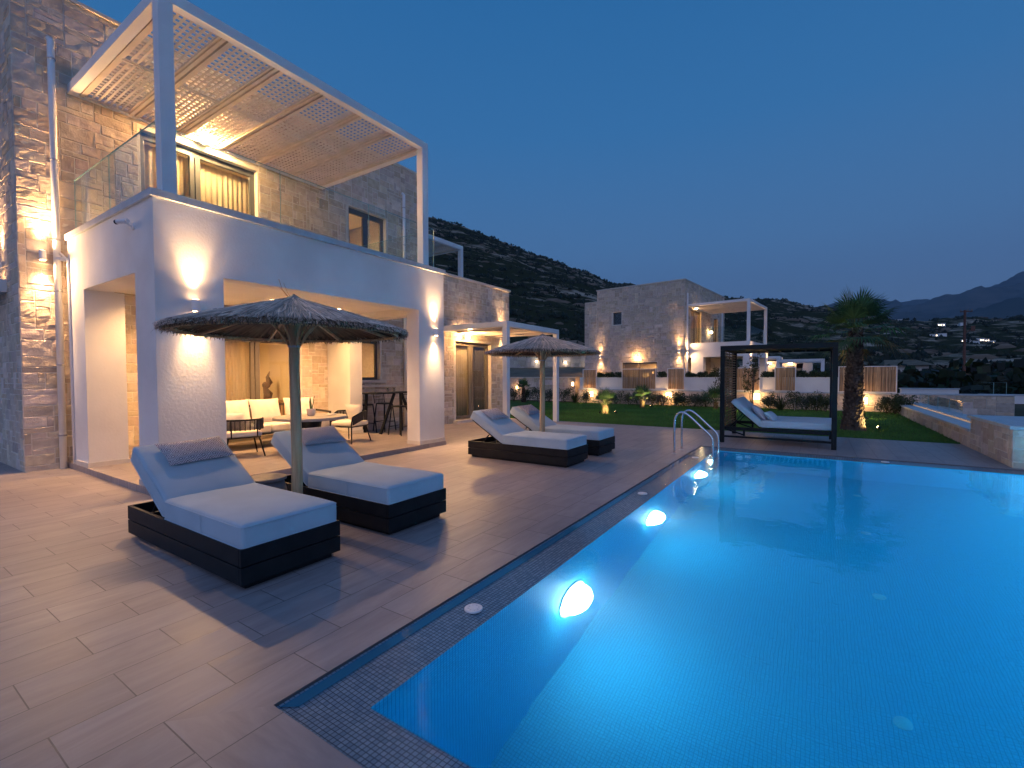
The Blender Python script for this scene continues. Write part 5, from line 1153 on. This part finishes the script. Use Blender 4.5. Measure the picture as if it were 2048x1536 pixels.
# ------------------------------------------------------------------ neighbouring villa
NO = V((30.3, 6.95, -.2)); NR = math.radians(-6.0)
nv = empty('neighbour_villa', NO, NR, 'two-storey stone villa with white balcony in the middle distance, its wall lamps lit', 'villa')
RM = Matrix.Rotation(NR, 3, 'Z')
def nloc(px, py, plane):      # local coordinates on the villa's side (x=0) or front (y=c) plane
    d = fw+rt*(px-CX)/F-up*(py-CY)/F; ld = RM.transposed() @ d; lo_ = RM.transposed() @ (V((0, 0, 1.5))-NO)
    ax, val = plane; t = (val-lo_[ax])/ld[ax]; return lo_+ld*t
def npart(mb, name, m, par=None, **k): return mb.build(name, m, par or nv, **k)
sw = nloc(1194, 640, (0, 0)).y; w1a = nloc(1243, 624, (0, 0)); w1b = nloc(1226, 650, (0, 0)); w2a = nloc(1314, 724, (0, 0)); w2b = nloc(1244, 724, (0, 0))
HS = [(w1a.y, w1b.y, w1b.z, w1a.z), (w2a.y, w2b.y, .2, w2a.z)]
mb = MB(); ashlar(mb, (0, 0, 0), (0, 1, 0), (0, 0, 1), (-1, 0, 0), sw, 7.7, HS, .115, .025, 1, seed=61, maxw=5, gap=.014); npart(mb, 'stone_side_wall', SM)
mb = MB()
for a, b, c, d in rects(sw, 7.7, HS): mb.box(.003, .25, a+.003, b, c, d)
mb.box(.003, .25, sw+.001, sw+1.0, 0, 6.98); npart(mb, 'wall_core', M['mortar'])
mb = MB(); ashlar(mb, (0, sw+.03, 0), (0, 1, 0), (0, 0, 1), (-1, 0, 0), .97, 6.98, [], .115, .025, 1, seed=63, maxw=5, gap=.014); npart(mb, 'stone_side_wall', SM)
mb = MB(); HF = [(1.15, 3.3, 3.3, 6.0), (6.1, 7.2, 3.3, 5.9), (2, 4.6, 0, 2.36)]; ashlar(mb, (0, 0, 0), (1, 0, 0), (0, 0, 1), (0, -1, 0), 8.86, 7.7, HF, .115, .025, 1, seed=62, maxw=5, gap=.014); npart(mb, 'stone_facade', SM)
mb = MB()
for a, b, c, d in rects(8.86, 7.7, HF): mb.box(a+.26, b, .003, .25, c, d)
npart(mb, 'wall_core', M['mortar'])
mb = MB(); mb.box(-.05, 8.9, -.05, .35, 7.702, 7.77); mb.box(-.05, .35, .351, sw+.05, 7.702, 7.77); npart(mb, 'roof_coping', M['sill'])
mb = MB(); mb.box(.3, 8.8, .3, sw, 7.3, 7.45); mb.box(.3, 8.8, .3, sw, 3.0, 3.25); mb.box(.3, 8.8, sw-.2, sw, 0, 7.3); mb.box(8.6, 8.8, .3, sw, 0, 7.3); mb.box(3.4, 3.5, .3, sw-.21, 0, 2.99); npart(mb, 'inner_walls', M['interior'])  # the nearer partition is added to catch light behind the wide window
mb = MB(); B0, B1 = .52, 5.78; mb.box(B0, B0+.8, -3.62, -3.26, 0, 2.85); mb.box(B1-.75, B1, -3.62, -3.26, 0, 2.85); mb.box(B0, B0+.5, -1.0, -.26, 0, 2.85); mb.box(B1-.36, B1, -.9, -.02, 0, 2.85)
mb.box(B0, B1, -3.62, -3.26, 2.85, 3.74); mb.box(B0, B0+.36, -3.26, -.02, 2.85, 3.74); mb.box(B1-.36, B1, -3.26, -.02, 2.85, 3.74); mb.box(B0+.361, B1-.361, -3.259, -.02, 3.0, 3.25); npart(mb, 'balcony_block', M['render'])
mb = MB(); mb.box(B0+.1, B0+.11, -3.5, -.1, 3.8, 4.69); mb.box(B0+.12, B1-.12, -3.5, -3.49, 3.8, 4.69); npart(mb, 'glass_railing', M['rail_glass'])
def nwin(x0, x1, z0, z1, axis, m='frame_tan', mull=None, name='window'):
    f = MB(); q = .08
    def bx(a, b, c, d):
        if axis == 0: f.box(.10, .16, a, b, c, d)
        else: f.box(a, b, .10, .16, c, d)
    bx(x0, x1, z1-q, z1); bx(x0, x1, z0, z0+q); bx(x0, x0+q, z0+q, z1-q); bx(x1-q, x1, z0+q, z1-q)
    if mull: bx((x0+x1)/2-.05, (x0+x1)/2+.05, z0+q, z1-q)
    o = npart(f, name, M[m]); g = MB()
    if axis == 0: g.box(.125, .13, x0+q, x1-q, z0+q, z1-q)
    else: g.box(x0+q, x1-q, .125, .13, z0+q, z1-q)
    g.build('pane', M['glass'], o)
nwin(w1a.y, w1b.y, w1b.z, w1a.z, 0, 'frame'); nwin(w2a.y, w2b.y, .2, w2a.z, 0, mull=1); nwin(1.15, 3.3, 3.3, 6.0, 1, mull=1, name='balcony_door'); nwin(6.1, 7.2, 3.3, 5.9, 1, 'frame_tan'); nwin(2.0, 4.6, 0, 2.36, 1, mull=1)
MB().tube([(.28, -.08, .1), (.28, -.08, 6.9)], .06, 10).build('downpipe', M['white_plastic'], nv)
MB().tube([(8.0, -.08, 3.4), (8.0, -.08, 6.9)], .06, 10).build('downpipe', M['white_plastic'], nv)
MB().box(.30, .36, w1a.y-.3, w1b.y+.3, w1b.z-.3, w1a.z+.3).build('blind', M['black'], nv)
def nw(p): return NO+RM @ V(p)
pg = pergola(nw((B0+.08, -3.60, 3.75)), 4.9, 3.58, 2.50, 5, 2, 'white pergola on the upstairs balcony of the neighbouring villa', rz=NR)
def nlamp(p, n_, label, pw): return wall_lamp(nw(p), RM @ V(n_), label, pw*2.0, s=1.3)
a = nloc(1202, 714, (0, 0)); nlamp((-.03, a.y, a.z), (-1, 0, 0), 'up-down lamp at the left corner of the neighbouring villa', 75)
a = nloc(1359, 702, (0, 0)); nlamp((-.03, a.y, a.z), (-1, 0, 0), 'up-down lamp on the right part of the neighbouring villa side wall', 85)
nlamp((.2, -.03, a.z), (0, -1, 0), 'up-down lamp round the corner beside the neighbouring villa downpipe', 60)
nlamp((B0+.42, -3.65, 2.42), (0, -1, 0), 'up-down lamp on the near column of the neighbouring villa', 70); nlamp((B1-.35, -3.65, 2.42), (0, -1, 0), 'up-down lamp on the far column of the neighbouring villa', 70)
a = nloc(1275, 716, (0, 0)); p = nw((-.06, a.y, a.z))
def globe(p, label, pw, r=.09):
    t_ = empty('facade_spotlight', p, 0, label, 'spotlight'); MB().ell((0, 0, 0), (r, r, r), 12, 8).build('bulb', M['bulb'], t_, smooth=True); MB().box(-.04, .10, -.05, .05, r*.7, r*.7+.06).build('lamp_body', M['white_plastic'], t_)
    light('POINT', V(p)+V((-r-.12, 0, 0)), pw, WARM, .06)
globe(p, 'bright lamp above the wide window of the neighbouring villa', 55)
globe(nw((1.9, -.12, 6.15)), 'lamp above the balcony door of the neighbouring villa', 55); globe(nw((4.9, -.2, 4.75)), 'globe light low on the balcony of the neighbouring villa', 10)
for p, lb, pw in ((( 2.6, -2.0, 2.98), 'veranda ceiling light of the neighbouring villa', 500), ((1.8, 3.0, 2.98), 'living room light behind the wide window of the neighbouring villa', 800), ((2.4, 2.5, 7.2), 'bedroom light of the neighbouring villa', 500)):
    q = nw(p); downlight(q, lb, pw, spot=165, size=.2)

# ------------------------------------------------------------------ farther buildings, pole, village
def farpergola(px0, px1, py, X, d_, label):
    a = hitx(px0, py, X); b = hitx(px1, py, X); h_ = a.z+.2
    t_ = empty('pergola', (X, b.y, -.2), 0, label, 'pergola', 'white pergolas of the farther villas'); w_ = a.y-b.y; q = .22
    for x in (0, d_):
        for y in (0, w_): MB().box(x-q/2, x+q/2, y-q/2, y+q/2, 0, h_-q).build('post', M['white'], t_)
    mb = MB(); mb.box(-q/2, q/2, -q/2, w_+q/2, h_-q+.001, h_); mb.box(d_-q/2, d_+q/2, -q/2, w_+q/2, h_-q+.001, h_); mb.box(q/2+.001, d_-q/2-.001, -q/2, q/2, h_-q+.001, h_); mb.box(q/2+.001, d_-q/2-.001, w_-q/2, w_+q/2, h_-q+.001, h_)
    for k in range(8): mb.box(q/2+.001, d_-q/2-.001, .3+k*(w_-.6)/8, .36+k*(w_-.6)/8, h_-.13, h_-.03)
    mb.build('roof_beam', M['white'], t_)
farpergola(1556, 1646, 719, 44, 4, 'farther white pergola seen through the daybed frame'); farpergola(1520, 1557, 713, 47, 4, 'farthest white pergola just right of the neighbouring villa')
a = hitx(1522, 726, 52); b = hitx(1625, 726, 52)
t_ = empty('distant_villa', (52, b.y, -.2), 0, 'low stone villa behind the white pergolas in the daybed frame', 'villa'); mb = MB(); mb.box(52, 60, b.y, a.y, -.2, a.z).box(51.9, 60.1, b.y-.1, a.y+.1, a.z+.001, a.z+.15); mb.build('wall', M['mortar'], t_, world=True)
mb = MB(); mb.box(51.95, 52, b.y+.8, b.y+2.0, .3, 2.2); mb.build('window', M['frame'], t_, world=True); mb = MB(); mb.box(51.95, 52, a.y-3, a.y-1, -.1, 2.1); mb.build('door', M['frame'], t_, world=True)
for k, (px, py) in enumerate(((1534, 726), (1541, 727), (1578, 726), (1583, 727))):
    p = hitx(px, py, 51.6); t_ = empty('facade_spotlight', p, 0, ('leftmost tiny lamp on the low far villa', 'second tiny lamp on the low far villa', 'third tiny lamp on the low far villa', 'rightmost tiny lamp on the low far villa')[k], 'spotlight', 'tiny lamps on the low far villa')
    MB().ell((0, 0, 0), (.10, .10, .10), 10, 8).build('bulb', M['lamp_on'], t_); MB().bar((0, 0, .05), (.35, 0, .05), .04).build('bracket', M['white_plastic'], t_); light('POINT', V(p)+V((-.2, 0, -.1)), 8, WARM, .08)
up_ = empty('utility_pole', (63, -12.2, -.1), 0, 'tall rusty utility pole beyond the garden at the right', 'utility pole')
MB().tube([(0, -.06, 0), (0, .0, 8.0)], [.14, .10], 10).build('pole', M['rust'], up_); MB().bar((0, -.55, 7.85), (0, .35, 7.85), .08).build('crossarm', M['rust'], up_); MB().bar((.0, -.55, 6.2), (0, -.05, 5.7), .06).build('bracket', M['rust'], up_)
for y in (-.5, -.2, .3): MB().lathe([(.05, 7.90), (.07, 7.95), (.03, 8.1)], 10, 0, y).build('insulator', M['stool'], up_)
MB().box(-.1, .1, -.75, -.45, 5.9, 6.4).build('junction_box', M['rust'], up_)
p = hitx(1915, 747, 58); t_ = empty('lamp_post', (p.x, p.y, -.1), 0, 'small lamp post with a white globe left of the utility pole', 'lamp post'); MB().tube([(0, 0, 0), (0, 0, p.z)], .05, 8).build('post', M['black'], t_); MB().ell((0, 0, p.z+.1), (.13, .13, .13), 12, 8).build('globe', M['farwhite'] if 'farwhite' in M else M['lamp_on'], t_, smooth=True); light('POINT', V(p)+V((-.3, 0, .1)), 25, (1, .95, .85), .1)
# hip-roofed farmhouse over the widest screen
a = hitx(1768, 728, 80); b = hitx(1872, 734, 80); zt = hitx(1800, 718, 80).z
t_ = empty('farmhouse', (80, (a.y+b.y)/2, -.3), 0, 'low farmhouse with a wide tan hipped roof above the widest bamboo screen', 'house'); MB().box(80.5, 88, b.y+.6, a.y-.6, -.3, a.z-.2).build('wall', M['mortar'], t_, world=True)
z0 = a.z-.2; ym = (a.y+b.y)/2; mb = MB(); A_, B_, C_, D_ = (79.8, b.y, z0), (88.8, b.y, z0), (88.8, a.y, z0), (79.8, a.y, z0); E_, F_ = (84.3, ym-1.2, zt), (84.3, ym+2.2, zt)
for q in ((A_, E_, B_), (B_, E_, F_, C_), (C_, F_, D_), (D_, F_, E_, A_), (A_, B_, C_, D_)): mb.poly(q)
mb.build('roof', M['soil'], t_, world=True)
def projy(p):
    q = p-V((0, 0, 1.5)); return CY-F*q.dot(up)/q.dot(fw)
rnd = random.Random(77); VIL = [(1796, 643), (1803, 645), (1810, 646), (1818, 648), (1826, 650), (1836, 652), (1842, 654), (1862, 651), (1870, 652), (1880, 652), (1893, 651), (1922, 651), (1928, 653), (1950, 657), (1958, 657), (1966, 659), (1974, 659), (1984, 663), (1994, 665), (1860, 669), (1874, 671), (1882, 672), (1892, 672), (1926, 683), (1936, 684), (1945, 684), (1957, 683), (1968, 684), (1980, 687), (1799, 647), (1806, 649), (1814, 651), (1830, 655), (1955, 660), (1962, 662), (1941, 687), (1975, 662), (1888, 654), (1915, 654), (1988, 667), (1866, 673), (1950, 688)]
M['lit'] = M['farlight']
for i, (px, py) in enumerate(VIL):
    best = min(((abs(projy(hillz(px, v/90)[0])-py), v) for v in range(15, 92)), key=lambda q: q[0])[1]/90; p, r = hillz(px, best); s_ = r/1000*rnd.uniform(3.2, 5.2); hh = r/1000*rnd.uniform(1.6, 2.6)
    t_ = empty('village_house', p-V((0, 0, 1)), YAW-.6+rnd.uniform(-.3, .3), 'tiny pale house with lit windows in the far hillside village', 'house', 'houses of the far hillside village')
    MB().box(-s_*.6, s_*.6, -s_, s_, 0, hh*1.6+1).build('wall', M['stucco'], t_); w_ = MB(); n = rnd.choice((0, 1, 1, 2))
    if i in (1, 2, 4, 5, 9, 10, 16, 18, 22, 23, 25, 27, 30, 34): n = 3
    for k in range(n): y = -s_*.8+k*s_*.62; w_.box(-s_*.6-.05, -s_*.6-.01, y, y+s_*.28, 1+hh*.4, 1+hh*.9)
    if n: w_.build('window', M['lit'], t_)
    MB().box(-s_*.64, s_*.64, -s_*1.04, s_*1.04, hh*1.6+1.001, hh*1.6+1.25).build('roof', M['sill'], t_)
# ------------------------------------------------------------------ evening haze over the valley
m, t, o = nt('haze_air'); v = N(t, 'VolumePrincipled'); v.inputs['Color'].default_value = (.55, .74, 1, 1); v.inputs['Density'].default_value = 9e-5; L(t, v.outputs[0], o.inputs['Volume'])
tag(MB().box(-9100, 9100, -9100, 9100, -60, 1700).build('haze', m), 'thin blue evening haze filling the valley air', 'haze', kind='stuff')
